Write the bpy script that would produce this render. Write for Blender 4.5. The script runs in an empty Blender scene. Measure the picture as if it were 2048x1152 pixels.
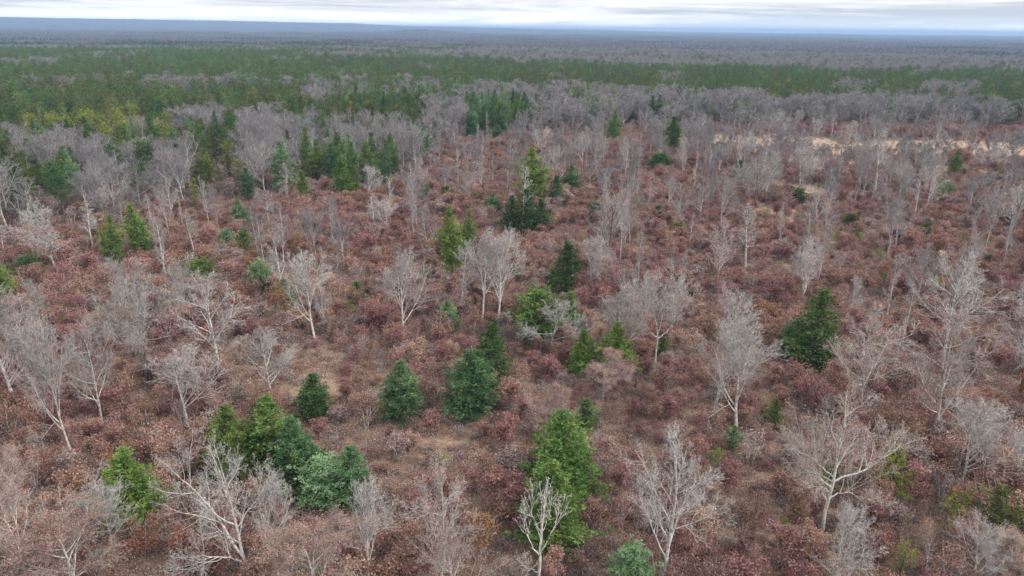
import bpy, math, random
import numpy as np
from mathutils import Matrix, Vector

# ------------------------------------------------------------------ camera
W0, H0, F0 = 2048.0, 1152.0, 1440.0          # photograph size and focal length in its pixels
CAM_Z = 48.0
PITCH = math.atan((576 - 58.5) / F0)
ROLL = math.atan(0.0115)
scene = bpy.context.scene
cd = bpy.data.cameras.new('camera')
cd.sensor_width = 36.0
cd.lens = 36.0 * F0 / W0
cd.clip_start = 0.5
cd.clip_end = 90000.0
cam = bpy.data.objects.new('camera', cd)
scene.collection.objects.link(cam)
CR = Matrix.Rotation(math.pi / 2 - PITCH, 3, 'X') @ Matrix.Rotation(ROLL, 3, 'Z')
cam.matrix_world = Matrix.Translation((0, 0, CAM_Z)) @ CR.to_4x4()
scene.camera = cam
R = np.array(CR)

# ------------------------------------------------------------------ world, sun, exposure
SUN_EL, SUN_AZ = math.radians(40), math.radians(112)   # azimuth: clockwise from +Y
world = bpy.data.worlds.new('World')
scene.world = world
world.use_nodes = True
wn, wl = world.node_tree.nodes, world.node_tree.links
wn.clear()
wo = wn.new('ShaderNodeOutputWorld')
bg = wn.new('ShaderNodeBackground')
bg.inputs['Strength'].default_value = 0.12
sky = wn.new('ShaderNodeTexSky')
sky.sky_type = 'NISHITA'
sky.sun_disc = False
sky.sun_elevation = SUN_EL
sky.sun_rotation = SUN_AZ
tc = wn.new('ShaderNodeTexCoord')
mp = wn.new('ShaderNodeMapping')
mp.inputs['Scale'].default_value = (1.6, 1.6, 38.0)
mp.inputs['Location'].default_value = (0.45, 0.0, 0.62)
wl.new(tc.outputs['Generated'], mp.inputs['Vector'])
nz = wn.new('ShaderNodeTexNoise')
nz.inputs['Scale'].default_value = 1.3
nz.inputs['Detail'].default_value = 6.0
nz.inputs['Roughness'].default_value = 0.66
nz.inputs['Distortion'].default_value = 0.4
wl.new(mp.outputs[0], nz.inputs['Vector'])
rp = wn.new('ShaderNodeValToRGB')
rp.color_ramp.elements[0].position = 0.43
rp.color_ramp.elements[0].color = (2.1, 2.15, 2.22, 1)
rp.color_ramp.elements[1].position = 0.57
rp.color_ramp.elements[1].color = (3.8, 3.7, 3.55, 1)
wl.new(nz.outputs['Fac'], rp.inputs['Fac'])
mx = wn.new('ShaderNodeMix')
mx.data_type = 'RGBA'
mx.inputs['Factor'].default_value = 0.98
wl.new(sky.outputs[0], mx.inputs['A'])
wl.new(rp.outputs['Color'], mx.inputs['B'])
# an overcast sky is about three times as bright overhead as at the horizon
sp = wn.new('ShaderNodeSeparateXYZ'); wl.new(tc.outputs['Generated'], sp.inputs[0])
cl_ = wn.new('ShaderNodeMath'); cl_.operation = 'MAXIMUM'; cl_.inputs[1].default_value = 0.0; wl.new(sp.outputs['Z'], cl_.inputs[0])
ov = wn.new('ShaderNodeMath'); ov.operation = 'MULTIPLY_ADD'; ov.inputs[1].default_value = 2.0; ov.inputs[2].default_value = 1.0; wl.new(cl_.outputs[0], ov.inputs[0])
vm = wn.new('ShaderNodeVectorMath'); vm.operation = 'SCALE'
# the cloud sheet thins to a bright gap low over the horizon
gp = wn.new('ShaderNodeMapRange'); gp.inputs['From Min'].default_value = 0.0; gp.inputs['From Max'].default_value = 0.024
gp.inputs['To Min'].default_value = 2.1; gp.inputs['To Max'].default_value = 1.0; gp.interpolation_type = 'SMOOTHSTEP'
wl.new(cl_.outputs[0], gp.inputs['Value'])
gm_ = wn.new('ShaderNodeMath'); gm_.operation = 'MULTIPLY'; wl.new(gp.outputs['Result'], gm_.inputs[0]); wl.new(ov.outputs[0], gm_.inputs[1])
wl.new(mx.outputs['Result'], vm.inputs[0]); wl.new(gm_.outputs[0], vm.inputs['Scale'])
wl.new(vm.outputs[0], bg.inputs['Color'])
wl.new(bg.outputs[0], wo.inputs['Surface'])

ld = bpy.data.lights.new('sun', 'SUN')
ld.energy = 1.5
ld.angle = math.radians(10)
ld.color = (1.0, 0.95, 0.88)
sun = bpy.data.objects.new('sun', ld)
scene.collection.objects.link(sun)
sd = Vector((math.sin(SUN_AZ) * math.cos(SUN_EL), math.cos(SUN_AZ) * math.cos(SUN_EL), math.sin(SUN_EL)))
sun.rotation_euler = sd.to_track_quat('Z', 'Y').to_euler()
scene.view_settings.view_transform = 'Standard'
scene.view_settings.look = 'None'
scene.view_settings.exposure = 1.45
scene.view_settings.gamma = 1.0
scene.cycles.use_denoising = True
scene.cycles.max_bounces = 6
scene.cycles.diffuse_bounces = 3
scene.cycles.volume_bounces = 1
scene.cycles.transparent_max_bounces = 4

# ------------------------------------------------------------------ picture <-> ground
def ray(px, py):
    v = np.array([(px - W0 / 2) / F0, -(py - H0 / 2) / F0, -1.0])
    return R @ v

def ground(px, py, z=0.0):
    d = ray(px, py)
    t = (z - CAM_Z) / d[2]
    return d[0] * t, d[1] * t

def project(x, y, z):
    """world -> photograph pixels (arrays allowed)"""
    x = np.asarray(x, float); y = np.asarray(y, float); z = np.asarray(z, float) - CAM_Z
    lx = R[0, 0] * x + R[1, 0] * y + R[2, 0] * z
    ly = R[0, 1] * x + R[1, 1] * y + R[2, 1] * z
    lz = R[0, 2] * x + R[1, 2] * y + R[2, 2] * z
    d = np.maximum(-lz, 1e-3)
    return W0 / 2 + F0 * lx / d, H0 / 2 - F0 * ly / d

def stand(px, yb, yt, w):
    """ground point, height and width in metres of a tree drawn from base (px,yb) to top row yt, w pixels wide"""
    x, y = ground(px, yb)
    lo, hi = 0.2, 40.0
    for _ in range(40):
        m = (lo + hi) / 2
        if project(x, y, m)[1] > yt: lo = m
        else: hi = m
    dist = math.sqrt(x * x + y * y + (CAM_Z - lo / 2) ** 2)
    # depth along the optical axis
    depth = -(R[0, 2] * x + R[1, 2] * y + R[2, 2] * (lo / 2 - CAM_Z))
    return x, y, lo, w * depth / F0

# value noise on the ground, for patchiness of plants and soil
def vnoise(x, y, s, seed=0):
    x = np.asarray(x, float) / s; y = np.asarray(y, float) / s
    xi = np.floor(x).astype(np.int64); yi = np.floor(y).astype(np.int64)
    fx = x - xi; fy = y - yi
    fx = fx * fx * (3 - 2 * fx); fy = fy * fy * (3 - 2 * fy)
    def h(a, b):
        n = (a * 374761393 + b * 668265263 + seed * 1442695041) & 0xffffffff
        n = ((n ^ (n >> 13)) * 1274126177) & 0xffffffff
        return ((n ^ (n >> 16)) & 0xffff) / 65535.0
    return (h(xi, yi) * (1 - fx) + h(xi + 1, yi) * fx) * (1 - fy) + (h(xi, yi + 1) * (1 - fx) + h(xi + 1, yi + 1) * fx) * fy

def fnoise(x, y, s, seed=0):
    return (vnoise(x, y, s, seed) + 0.5 * vnoise(x, y, s / 2, seed + 1) + 0.25 * vnoise(x, y, s / 4, seed + 2)) / 1.75

def terrain(x, y):
    """flat outwash plain, low ridges many kilometres away"""
    x = np.asarray(x, float); y = np.asarray(y, float)
    r = np.hypot(x, y)
    a = np.degrees(np.arctan2(x, y))
    far = np.clip((r - 7000) / 3000, 0, 1) * np.clip((17000 - r) / 4000, 0, 1)
    shape = np.interp(a, [-60, -36, -30, -20, -12, -8, 0, 6, 12, 25, 60], [100, 100, 95, 90, 80, 54, 46, 36, 20, 16, 20])
    wob = (fnoise(a * 1.0 + 500, a * 0 + 7, 3.0, 4) - 0.5) * 18 + (fnoise(a + 300, r / 800.0, 1.4, 9) - 0.5) * 8
    near_hill = 26 * np.exp(-((a + 7.0) / 3.0) ** 2) * np.exp(-((r - 5200) / 700.0) ** 2)
    return far * np.maximum(shape + wob, 0) + near_hill

# ------------------------------------------------------------------ materials
def new_mat(name):
    m = bpy.data.materials.new(name); m.use_nodes = True
    n = m.node_tree.nodes; n.clear()
    return m, n, m.node_tree.links

def leaf_mat(name, cols, transl=0.35, objvar=0.16, hue=0.015):
    """foliage: colour from a per-face tint through a ramp, each plant shifted a little"""
    m, n, l = new_mat(name)
    out = n.new('ShaderNodeOutputMaterial')
    at = n.new('ShaderNodeAttribute'); at.attribute_name = 'tint'
    cr = n.new('ShaderNodeValToRGB')
    els = cr.color_ramp.elements
    while len(els) < len(cols): els.new(0.5)
    for i, c in enumerate(cols):
        els[i].position = i / (len(cols) - 1.0)
        els[i].color = (*c, 1)
    l.new(at.outputs['Fac'], cr.inputs['Fac'])
    oi = n.new('ShaderNodeObjectInfo')
    hs = n.new('ShaderNodeHueSaturation')
    mr = n.new('ShaderNodeMapRange'); mr.inputs[3].default_value = 1 - objvar; mr.inputs[4].default_value = 1 + objvar
    l.new(oi.outputs['Random'], mr.inputs[0]); l.new(mr.outputs[0], hs.inputs['Value'])
    mu = n.new('ShaderNodeMath'); mu.operation = 'MULTIPLY'; mu.inputs[1].default_value = 7.31
    fr = n.new('ShaderNodeMath'); fr.operation = 'FRACT'
    l.new(oi.outputs['Random'], mu.inputs[0]); l.new(mu.outputs[0], fr.inputs[0])
    mh = n.new('ShaderNodeMapRange'); mh.inputs[3].default_value = 0.5 - hue; mh.inputs[4].default_value = 0.5 + hue
    l.new(fr.outputs[0], mh.inputs[0]); l.new(mh.outputs[0], hs.inputs['Hue'])
    l.new(cr.outputs['Color'], hs.inputs['Color'])
    df = n.new('ShaderNodeBsdfDiffuse'); l.new(hs.outputs[0], df.inputs['Color'])
    if transl > 0:
        tr = n.new('ShaderNodeBsdfTranslucent'); l.new(hs.outputs[0], tr.inputs['Color'])
        ms = n.new('ShaderNodeMixShader'); ms.inputs[0].default_value = transl
        l.new(df.outputs[0], ms.inputs[1]); l.new(tr.outputs[0], ms.inputs[2])
        l.new(ms.outputs[0], out.inputs['Surface'])
    else:
        l.new(df.outputs[0], out.inputs['Surface'])
    return m

def bark_mat(name, c1, c2, c3=None, scale=2.5):
    m, n, l = new_mat(name)
    out = n.new('ShaderNodeOutputMaterial')
    t = n.new('ShaderNodeTexCoord')
    nz = n.new('ShaderNodeTexNoise'); nz.inputs['Scale'].default_value = scale; nz.inputs['Detail'].default_value = 4
    l.new(t.outputs['Object'], nz.inputs['Vector'])
    cr = n.new('ShaderNodeValToRGB')
    cr.color_ramp.elements[0].position = 0.35; cr.color_ramp.elements[0].color = (*c1, 1)
    cr.color_ramp.elements[1].position = 0.62; cr.color_ramp.elements[1].color = (*c2, 1)
    l.new(nz.outputs['Fac'], cr.inputs['Fac'])
    oi = n.new('ShaderNodeObjectInfo')
    hs = n.new('ShaderNodeHueSaturation')
    mr = n.new('ShaderNodeMapRange'); mr.inputs[3].default_value = 0.8; mr.inputs[4].default_value = 1.15
    l.new(oi.outputs['Random'], mr.inputs[0]); l.new(mr.outputs[0], hs.inputs['Value'])
    l.new(cr.outputs['Color'], hs.inputs['Color'])
    df = n.new('ShaderNodeBsdfDiffuse'); l.new(hs.outputs[0], df.inputs['Color'])
    l.new(df.outputs[0], out.inputs['Surface'])
    return m

M = {}
# needles
M['bright'] = leaf_mat('needles_bright_green', [(.056, .10, .024), (.115, .185, .042), (.20, .285, .08)], .25)
M['mid'] = leaf_mat('needles_mid_green', [(.046, .086, .024), (.098, .160, .042), (.185, .26, .08)], .25)
M['dark'] = leaf_mat('needles_dark_green', [(.028, .058, .022), (.055, .106, .036), (.108, .178, .06)], .2)
M['blue'] = leaf_mat('needles_blue_green', [(.036, .080, .036), (.078, .148, .064), (.15, .24, .115)], .2)
M['pale'] = leaf_mat('needles_pale_green', [(.08, .14, .065), (.15, .23, .115), (.24, .34, .19)], .25)
M['yellow'] = leaf_mat('needles_yellow_green', [(.09, .115, .018), (.17, .20, .035), (.26, .29, .07)], .25)
M['olive'] = leaf_mat('needles_olive', [(.032, .047, .015), (.068, .09, .026), (.122, .145, .046)], .2)
# dead oak leaves still on the twigs
M['maroon'] = leaf_mat('leaves_maroon', [(.120, .054, .048), (.215, .114, .100), (.34, .215, .192)], .3)
M['russet'] = leaf_mat('leaves_russet', [(.13, .068, .052), (.23, .13, .102), (.345, .222, .182)], .3)
M['orange'] = leaf_mat('leaves_orange_brown', [(.11, .050, .028), (.20, .098, .058), (.295, .165, .11)], .3)
M['tan'] = leaf_mat('leaves_pinkish_tan', [(.18, .10, .082), (.30, .185, .15), (.42, .285, .24)], .3)
M['brush'] = leaf_mat('brush_grey_brown', [(.125, .090, .082), (.22, .166, .152), (.33, .265, .245)], .2)
# bark
M['bark_grey'] = bark_mat('bark_grey', (.20, .188, .182), (.44, .42, .405))
M['bark_white'] = bark_mat('bark_white', (.24, .225, .21), (.50, .48, .45))
M['bark_pink'] = bark_mat('bark_pinkish', (.20, .182, .174), (.40, .37, .355))
M['bark_dark'] = bark_mat('bark_dark', (.05, .042, .038), (.13, .11, .10))
M['bark_wood'] = bark_mat('bark_far_grey', (.135, .127, .132), (.255, .238, .246))

# ------------------------------------------------------------------ mesh building
def mesh_from(name, V, Fq, Ft, tint_q=None, tint_t=None, mats=(), mi_q=None, mi_t=None):
    me = bpy.data.meshes.new(name)
    nq, nt = len(Fq), len(Ft)
    me.vertices.add(len(V)); me.vertices.foreach_set('co', np.asarray(V, np.float32).ravel())
    me.loops.add(nq * 4 + nt * 3)
    idx = np.concatenate([np.asarray(Fq, np.int32).reshape(-1), np.asarray(Ft, np.int32).reshape(-1)])
    me.loops.foreach_set('vertex_index', idx)
    me.polygons.add(nq + nt)
    st = np.concatenate([np.arange(nq) * 4, nq * 4 + np.arange(nt) * 3]).astype(np.int32)
    me.polygons.foreach_set('loop_start', st)
    for m in mats: me.materials.append(m)
    if mi_q is not None or mi_t is not None:
        a = np.concatenate([np.zeros(nq, np.int32) if mi_q is None else mi_q, np.zeros(nt, np.int32) if mi_t is None else mi_t])
        me.polygons.foreach_set('material_index', a.astype(np.int32))
    if tint_q is not None or tint_t is not None:
        at = me.attributes.new('tint', 'FLOAT', 'FACE')
        a = np.concatenate([np.zeros(nq) if tint_q is None else tint_q, np.zeros(nt) if tint_t is None else tint_t])
        at.data.foreach_set('value', a.astype(np.float32))
    me.update(calc_edges=True)
    return me

class Geo:
    def __init__(s):
        s.V = []; s.Q = []; s.T = []; s.n = 0; s.tq = []; s.tt = []; s.mq = []; s.mt = []
    def add(s, V, Q=None, T=None, tq=None, tt=None, mi=0):
        V = np.asarray(V, float).reshape(-1, 3)
        if Q is not None and len(Q):
            s.Q.append(np.asarray(Q) + s.n); s.tq.append(np.zeros(len(Q)) if tq is None else tq); s.mq.append(np.full(len(Q), mi))
        if T is not None and len(T):
            s.T.append(np.asarray(T) + s.n); s.tt.append(np.zeros(len(T)) if tt is None else tt); s.mt.append(np.full(len(T), mi))
        s.V.append(V); s.n += len(V)
    def merge(s, o, mi=None):
        V = np.concatenate(o.V)
        if o.Q:
            q = np.concatenate(o.Q); s.Q.append(q + s.n); s.tq.append(np.concatenate(o.tq)); s.mq.append(np.concatenate(o.mq) if mi is None else np.full(len(q), mi))
        if o.T:
            t = np.concatenate(o.T); s.T.append(t + s.n); s.tt.append(np.concatenate(o.tt)); s.mt.append(np.concatenate(o.mt) if mi is None else np.full(len(t), mi))
        s.V.append(V); s.n += len(V)
    def mesh(s, name, mats):
        cat = lambda a, w: np.concatenate(a) if a else np.zeros((0, w) if w > 1 else 0)
        return mesh_from(name, cat(s.V, 3), cat(s.Q, 4), cat(s.T, 3), cat(s.tq, 1), cat(s.tt, 1), mats, cat(s.mq, 1), cat(s.mt, 1))

def tubes(geo, lines, sides, rng, mi=0):
    """lines: list of (pts (n,3), radii (n,)); rings of `sides` points, vectorised per point count"""
    by = {}
    for p, r in lines: by.setdefault(len(p), []).append((p, r))
    for n, ls in by.items():
        P = np.array([a for a, _ in ls]); Rr = np.array([b for _, b in ls])      # (m,n,3),(m,n)
        m = len(P)
        D = np.gradient(P, axis=1)
        D /= np.linalg.norm(D, axis=2, keepdims=True) + 1e-9
        ref = np.where(np.abs(D[..., 2:3]) > 0.9, np.array([1.0, 0, 0]), np.array([0, 0, 1.0]))
        A = np.cross(D, ref); A /= np.linalg.norm(A, axis=2, keepdims=True) + 1e-9
        B = np.cross(D, A)
        th = np.arange(sides) * 2 * math.pi / sides
        ring = P[:, :, None, :] + Rr[:, :, None, None] * (A[:, :, None, :] * np.cos(th)[None, None, :, None] + B[:, :, None, :] * np.sin(th)[None, None, :, None])
        V = ring.reshape(-1, 3)
        base = (np.arange(m) * n * sides)[:, None, None]
        i = np.arange(n - 1)[None, :, None]; k = np.arange(sides)[None, None, :]
        k2 = (k + 1) % sides
        q = np.stack([base + i * sides + k, base + i * sides + k2, base + (i + 1) * sides + k2, base + (i + 1) * sides + k], -1).reshape(-1, 4)
        geo.add(V, Q=q, mi=mi)

def norm(v): return v / (np.linalg.norm(v) + 1e-9)

def perp(d, rng):
    r = rng.normal(size=3); r -= d * np.dot(r, d); return norm(r)

def limb_path(p0, d, length, n, wob, up, rng):
    pts = [p0]; d = d.copy(); s = length / (n - 1)
    for i in range(n - 1):
        d = norm(d + rng.normal(size=3) * wob + np.array([0, 0, up]))
        pts.append(pts[-1] + d * s)
    return np.array(pts)

# ------------------------------------------------------------------ bare hardwoods
def bare_tree(seed, h=16.0, style='oak', density=1.0, twig_r=0.0105, limbs=None, rmul=1.0):
    """-> (stem Geo: trunk and big limbs, twig Geo, list of twig tips). limbs: optional explicit limb polylines in metres"""
    rng = np.random.default_rng(seed)
    L = {0: [], 1: [], 2: [], 3: [], 4: []}
    P = dict(oak=dict(first=.20, top=.78, n=13, ang=(38, 75), ll=.50, up=.10, tw=.10, lean=.05),
             vase=dict(first=.22, top=.74, n=11, ang=(22, 48), ll=.56, up=.10, tw=.08, lean=.02),
             slim=dict(first=.30, top=.92, n=13, ang=(30, 55), ll=.24, up=.10, tw=.06, lean=.03),
             low=dict(first=.16, top=.6, n=10, ang=(50, 82), ll=.75, up=.09, tw=.12, lean=.10),
             dead=dict(first=.30, top=.90, n=10, ang=(28, 58), ll=.36, up=.16, tw=.10, lean=.02))[style]
    r0 = h * 0.0105 * rmul
    if limbs is None:
        tp = limb_path(np.zeros(3), norm(np.array([rng.normal() * P['lean'], rng.normal() * P['lean'], 1.0])), h * P['top'], 9, .02 if style == 'slim' else .04, .03, rng)
        tr = r0 * (1.25 - 0.2 * np.linspace(0, 1, 9)) * np.linspace(1, .38, 9); tr[0] *= 1.25
        L[0].append((tp, tr))
        mains = [(tp, tr, P['first'] / P['top'], 1)]
    else:
        mains = []
        for j, (pl, ra, rb, st) in enumerate(limbs):
            pl = np.array(pl, float)
            t = np.linspace(0, 1, len(pl)); tt = np.linspace(0, 1, 11)
            pp = np.stack([np.interp(tt, t, pl[:, c]) for c in range(3)], 1)
            pp[1:-1] += rng.normal(size=(9, 3)) * h * .005
            rr = np.linspace(ra, rb, 11)
            L[0].append((pp, rr)); mains.append((pp, rr, st, .62 if j else .8))
    tips = []
    def spawn(path, rad, lvl, length, t0, count, ang, ratio):
        for i in range(count):
            t = t0 + (1 - t0) * (i + rng.random() * .9) / count
            t = min(t, .985)
            f = t * (len(path) - 1); k = int(f); f -= k
            p = path[k] * (1 - f) + path[k + 1] * f
            r = rad[k] * (1 - f) + rad[k + 1] * f
            d = norm(path[k + 1] - path[k])
            a = math.radians(rng.uniform(*ang))
            nd = d * math.cos(a) + perp(d, rng) * math.sin(a)
            if lvl == 1 and nd[2] < -.05: nd[2] = abs(nd[2]) * .4
            ll = length * ratio * (1.12 - .62 * t) * rng.uniform(.65, 1.2)
            grow(p, norm(nd), ll, r * .62, lvl)
    def grow(p, d, length, r, lvl):
        n = (9, 7, 5, 3, 3)[lvl]
        wob = (.05, P['tw'], .11, .10, .11)[lvl]
        up = (0, P['up'], .09, .08, .05)[lvl]
        r = max(r, twig_r)
        path = limb_path(p, d, length, n, wob, up, rng)
        rad = np.maximum(np.linspace(r, r * .3, n), twig_r * .7)
        L[lvl].append((path, rad))
        if lvl == 1: spawn(path, rad, 2, length, .18, max(3, int(10 * density)), (28, 62), .50)
        elif lvl == 2: spawn(path, rad, 3, length, .15, max(2, int(8 * density)), (25, 60), .52)
        elif lvl == 3:
            tips.append(path[-1])
            spawn(path, rad, 4, length, .1, max(2, int(6 * density)), (22, 60), .62)
        elif lvl == 4: tips.append(path[-1])
    for path, rad, t0, share in mains:
        ln = h * P['ll']
        spawn(path, rad, 1, ln, t0, int(P['n'] * share + .5), P['ang'], 1.0)
        # leaders: carry the top on
        for q in range(2 if limbs is None else 1):
            d = norm(path[-1] - path[-2]); d = norm(d + rng.normal(size=3) * .25 + np.array([0, 0, .2]))
            grow(path[-1], d, h * (1 - P['top']) * rng.uniform(.75, 1.0) if limbs is None else ln * .4, rad[-1] * .9, 1)
    stem, tw = Geo(), Geo()
    tubes(stem, L[0], 7, rng); tubes(stem, L[1], 5, rng)
    tubes(tw, L[2], 4, rng); tubes(tw, L[3], 3, rng); tubes(tw, L[4], 3, rng)
    return stem, tw, np.array(tips)

def leaf_quads(geo, C, size, rng, mi=0, tint=None, aspect=1.3, upbias=0.0):
    n = len(C)
    a = rng.normal(size=(n, 3)); a /= np.linalg.norm(a, axis=1, keepdims=True)
    b = rng.normal(size=(n, 3)); b -= a * (a * b).sum(1, keepdims=True); b /= np.linalg.norm(b, axis=1, keepdims=True)
    s = (size * rng.uniform(.65, 1.25, n))[:, None]
    a = a * s * .5 * aspect; b = b * s * .5
    V = np.stack([C - a, C - b * .9, C + a, C + b * .9], 1).reshape(-1, 3)
    q = np.arange(n * 4).reshape(n, 4)
    geo.add(V, Q=q, tq=rng.random(n) if tint is None else tint, mi=mi)

def cling_leaves(tips, frac, per, size, rng, geo=None, spread=.22):
    g = geo or Geo()
    sel = tips[rng.random(len(tips)) < frac]
    C = np.repeat(sel, per, 0) + rng.normal(size=(len(sel) * per, 3)) * spread
    leaf_quads(g, C, size, rng)
    return g

# ------------------------------------------------------------------ leafy oak saplings
def sapling(seed, h=4.5, w=4.0, nleaf=1500, size=.17, stems=3, twig=.012):
    rng = np.random.default_rng(seed)
    st, lf = Geo(), Geo()
    A, Bn, tips = [], [], []
    for s in range(stems):
        a = rng.uniform(0, 6.28); out = w * .5 * rng.uniform(.15, .6)
        d = norm(np.array([math.cos(a) * out, math.sin(a) * out, h * .8]))
        p = limb_path(np.array([rng.normal() * .12, rng.normal() * .12, 0]), d, h * rng.uniform(.75, .98), 6, .09, .05, rng)
        A.append((p, np.linspace(.055, .014, 6) * h / 4.5))
        nb = max(5, 26 // stems)
        for i in range(nb):
            t = rng.uniform(.22, 1); f = t * 5; k = min(int(f), 4); f -= k
            q = p[k] * (1 - f) + p[k + 1] * f
            aa = rng.uniform(0, 6.28)
            dd = norm(np.array([math.cos(aa), math.sin(aa), rng.uniform(.1, .8)]))
            ln = w * .5 * rng.uniform(.4, .95) * (1.15 - .75 * t)
            b = limb_path(q, dd, ln, 4, .15, .05, rng)
            Bn.append((b, np.linspace(twig * 1.6, twig * .7, 4)))
            for c in range(3):
                e = b[rng.integers(1, 4)] + rng.normal(size=3) * ln * .16
                tips.append(e)
    tubes(st, A, 5, rng); tubes(st, Bn, 3, rng)
    tips = np.array(tips)
    wgt = rng.random(len(tips)) ** 1.2 + .1; wgt /= wgt.sum()
    ci = rng.choice(len(tips), nleaf, p=wgt)
    C = tips[ci] + rng.normal(size=(nleaf, 3)) * np.array([.27, .27, .20]) * h / 4.5
    C[:, 2] = np.maximum(C[:, 2], .12)
    ct = rng.random(len(tips))
    leaf_quads(lf, C, size, rng, tint=np.clip(ct[ci] * .45 + rng.random(nleaf) * .6, 0, 1))
    return st, lf

# ------------------------------------------------------------------ pines
def tufts(geo, C, D, length, width, k, rng, tint, spread=.55):
    """needle sprays: k narrow triangles fanned about D at each C"""
    n = len(C)
    C = np.repeat(C, k, 0); D = np.repeat(D, k, 0); tint = np.repeat(tint, k)
    dd = D + rng.normal(size=(n * k, 3)) * spread
    dd /= np.linalg.norm(dd, axis=1, keepdims=True)
    s = rng.normal(size=(n * k, 3)); s -= dd * (s * dd).sum(1, keepdims=True); s /= np.linalg.norm(s, axis=1, keepdims=True)
    L = (length * rng.uniform(.6, 1.2, n * k))[:, None]
    Wd = (width * rng.uniform(.7, 1.2, n * k))[:, None]
    V = np.stack([C - s * Wd * .45, C + dd * L * .55 + s * Wd * .55, C + dd * L, C + dd * L * .5 - s * Wd * .5], 1).reshape(-1, 3)
    geo.add(V, Q=np.arange(n * k * 4).reshape(-1, 4), tq=np.clip(tint + rng.normal(size=n * k) * .16, 0, 1))

def pine(seed, h=10.0, w=5.5, z0=.06, prof='cone', whorl=.42, nb=7, tuft=.34, k=6, step=.52, nc=9, cr_=.27, droop=.0, gap=.0, twinned=False):
    rng = np.random.default_rng(seed)
    st, fo = Geo(), Geo()
    lines0, lines1 = [], []
    C, D, T = [], [], []
    def stem(base, hh, ww, z00):
        tp = limb_path(base, np.array([rng.normal() * .02, rng.normal() * .02, 1.0]), hh * .98, 8, .012, .05, rng)
        lines0.append((tp, np.linspace(hh * .016, .02, 8)))
        z = hh * z00
        lob = rng.uniform(.85, 1.14, 7); la = rng.uniform(0, 6.28)
        while z < hh * .975:
            u = min(max((z / hh - z00) / (1 - z00), 0.0), 1.0)
            if prof == 'cone': rr = (1 - u) ** .80 * min(1, .62 + u * 2.4)
            elif prof == 'round': rr = math.sqrt(max(0, 1 - (u * 1.02) ** 2.2)) * min(1, .6 + u * 2.2)
            elif prof == 'tall': rr = (1 - u ** 1.5) * (.55 + .45 * min(1, u * 2.5))
            else: rr = math.sqrt(max(0, 1 - (2 * u - .9) ** 2 / 1.25))          # plume / open crown
            rr = max(rr, .05)
            nn = max(3, int(nb * (0.45 + .55 * rr) + rng.random()))
            a0 = rng.uniform(0, 6.28)
            lay = rng.uniform(.82, 1.12)
            for b in range(nn):
                if rng.random() < gap: continue
                a = a0 + b * 6.283 / nn + rng.normal() * .22
                ln = ww * .5 * rr * lay * rng.uniform(.72, 1.12) * lob[int(((a + la) % 6.283) / 6.283 * 7) % 7]
                f = z / (hh * .98) * 7; kk = min(int(f), 6); f -= kk
                p0 = tp[kk] * (1 - f) + tp[kk + 1] * f
                elev = .12 + .75 * u - droop * (1 - u)
                d = norm(np.array([math.cos(a), math.sin(a), elev]))
                m = 5
                path = limb_path(p0, d, ln, m, .05, .09, rng); bt = rng.uniform(.15, .85)
                lines1.append((path, np.linspace(.028, .008, m)))
                q = ln * rng.uniform(.22, .34)
                while q < ln * 1.02:
                    g = min(q / ln, .999) * (m - 1); gi = min(int(g), m - 2); g -= gi
                    pc = path[gi] * (1 - g) + path[gi + 1] * g
                    dv = norm(path[gi + 1] - path[gi])
                    side = norm(np.cross(dv, np.array([0, 0, 1.0])))
                    sl = (ln - q) * .42
                    offs = [0.0] if sl < step * .8 else list(np.arange(-int(sl / step) , int(sl / step) + 1) * step)
                    for s in offs:
                        c0 = pc + side * s + dv * abs(s) * .5 + rng.normal(size=3) * .05
                        axis_ = norm(dv * .75 + side * np.sign(s) * .5 + np.array([0, 0, .55 + .3 * u]))
                        tb = bt + rng.normal() * .14
                        for e in range(nc):
                            o = rng.normal(size=3) * cr_ * .55; o += axis_ * rng.uniform(-.2, 1.0) * cr_
                            C.append(c0 + o); D.append(norm(axis_ * .9 + o / cr_ * .7)); T.append(tb)
                    q += step * 1.25 * rng.uniform(.8, 1.2)
            z += whorl * rng.uniform(.8, 1.2) * (1.15 - .45 * u) * hh / 10.0 ** 1
        C.append(tp[-1]); D.append(np.array([0, 0, 1.0])); T.append(.8)
    stem(np.zeros(3), h, w, z0)
    if twinned:
        stem(np.array([w * .22, w * .05, 0.0]), h * .86, w * .75, z0 + .1)
    C = np.array(C); D = np.array(D); T = np.array(T)
    tufts(fo, C, D, tuft, tuft * .24, k, rng, T)
    tubes(st, lines0, 6, rng); tubes(st, lines1, 3, rng)
    return st, fo, len(C)

# ------------------------------------------------------------------ things
def link(o): scene.collection.objects.link(o)
PROTO = {}
def proto(key, parts):
    """parts: list of (name, Geo, material key); kept as meshes, used by things and by the masses"""
    PROTO[key] = [(n, g.mesh(key + '_' + n, [M[m]]), m) for n, g, m in parts]

def plant_thing(key, name, label, cat, x, y, sx, sz, rot, mats=None, group=None, z=0.0):
    """an Empty at the foot of the tree with its trunk and crown as children"""
    e = bpy.data.objects.new(name, None)
    e.empty_display_size = .5
    e.location = (x, y, z); e.rotation_euler = (0, 0, rot); e.scale = (sx, sx, sz)
    e['label'] = label; e['category'] = cat
    if group: e['group'] = group
    link(e)
    for i, (n, me, m) in enumerate(PROTO[key]):
        o = bpy.data.objects.new(n, me)
        o.parent = e
        link(o)
        mm = mats.get(n) if mats else None
        if mm and mm != m:
            o.material_slots[0].link = 'OBJECT'; o.material_slots[0].material = M[mm]
    return e

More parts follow.
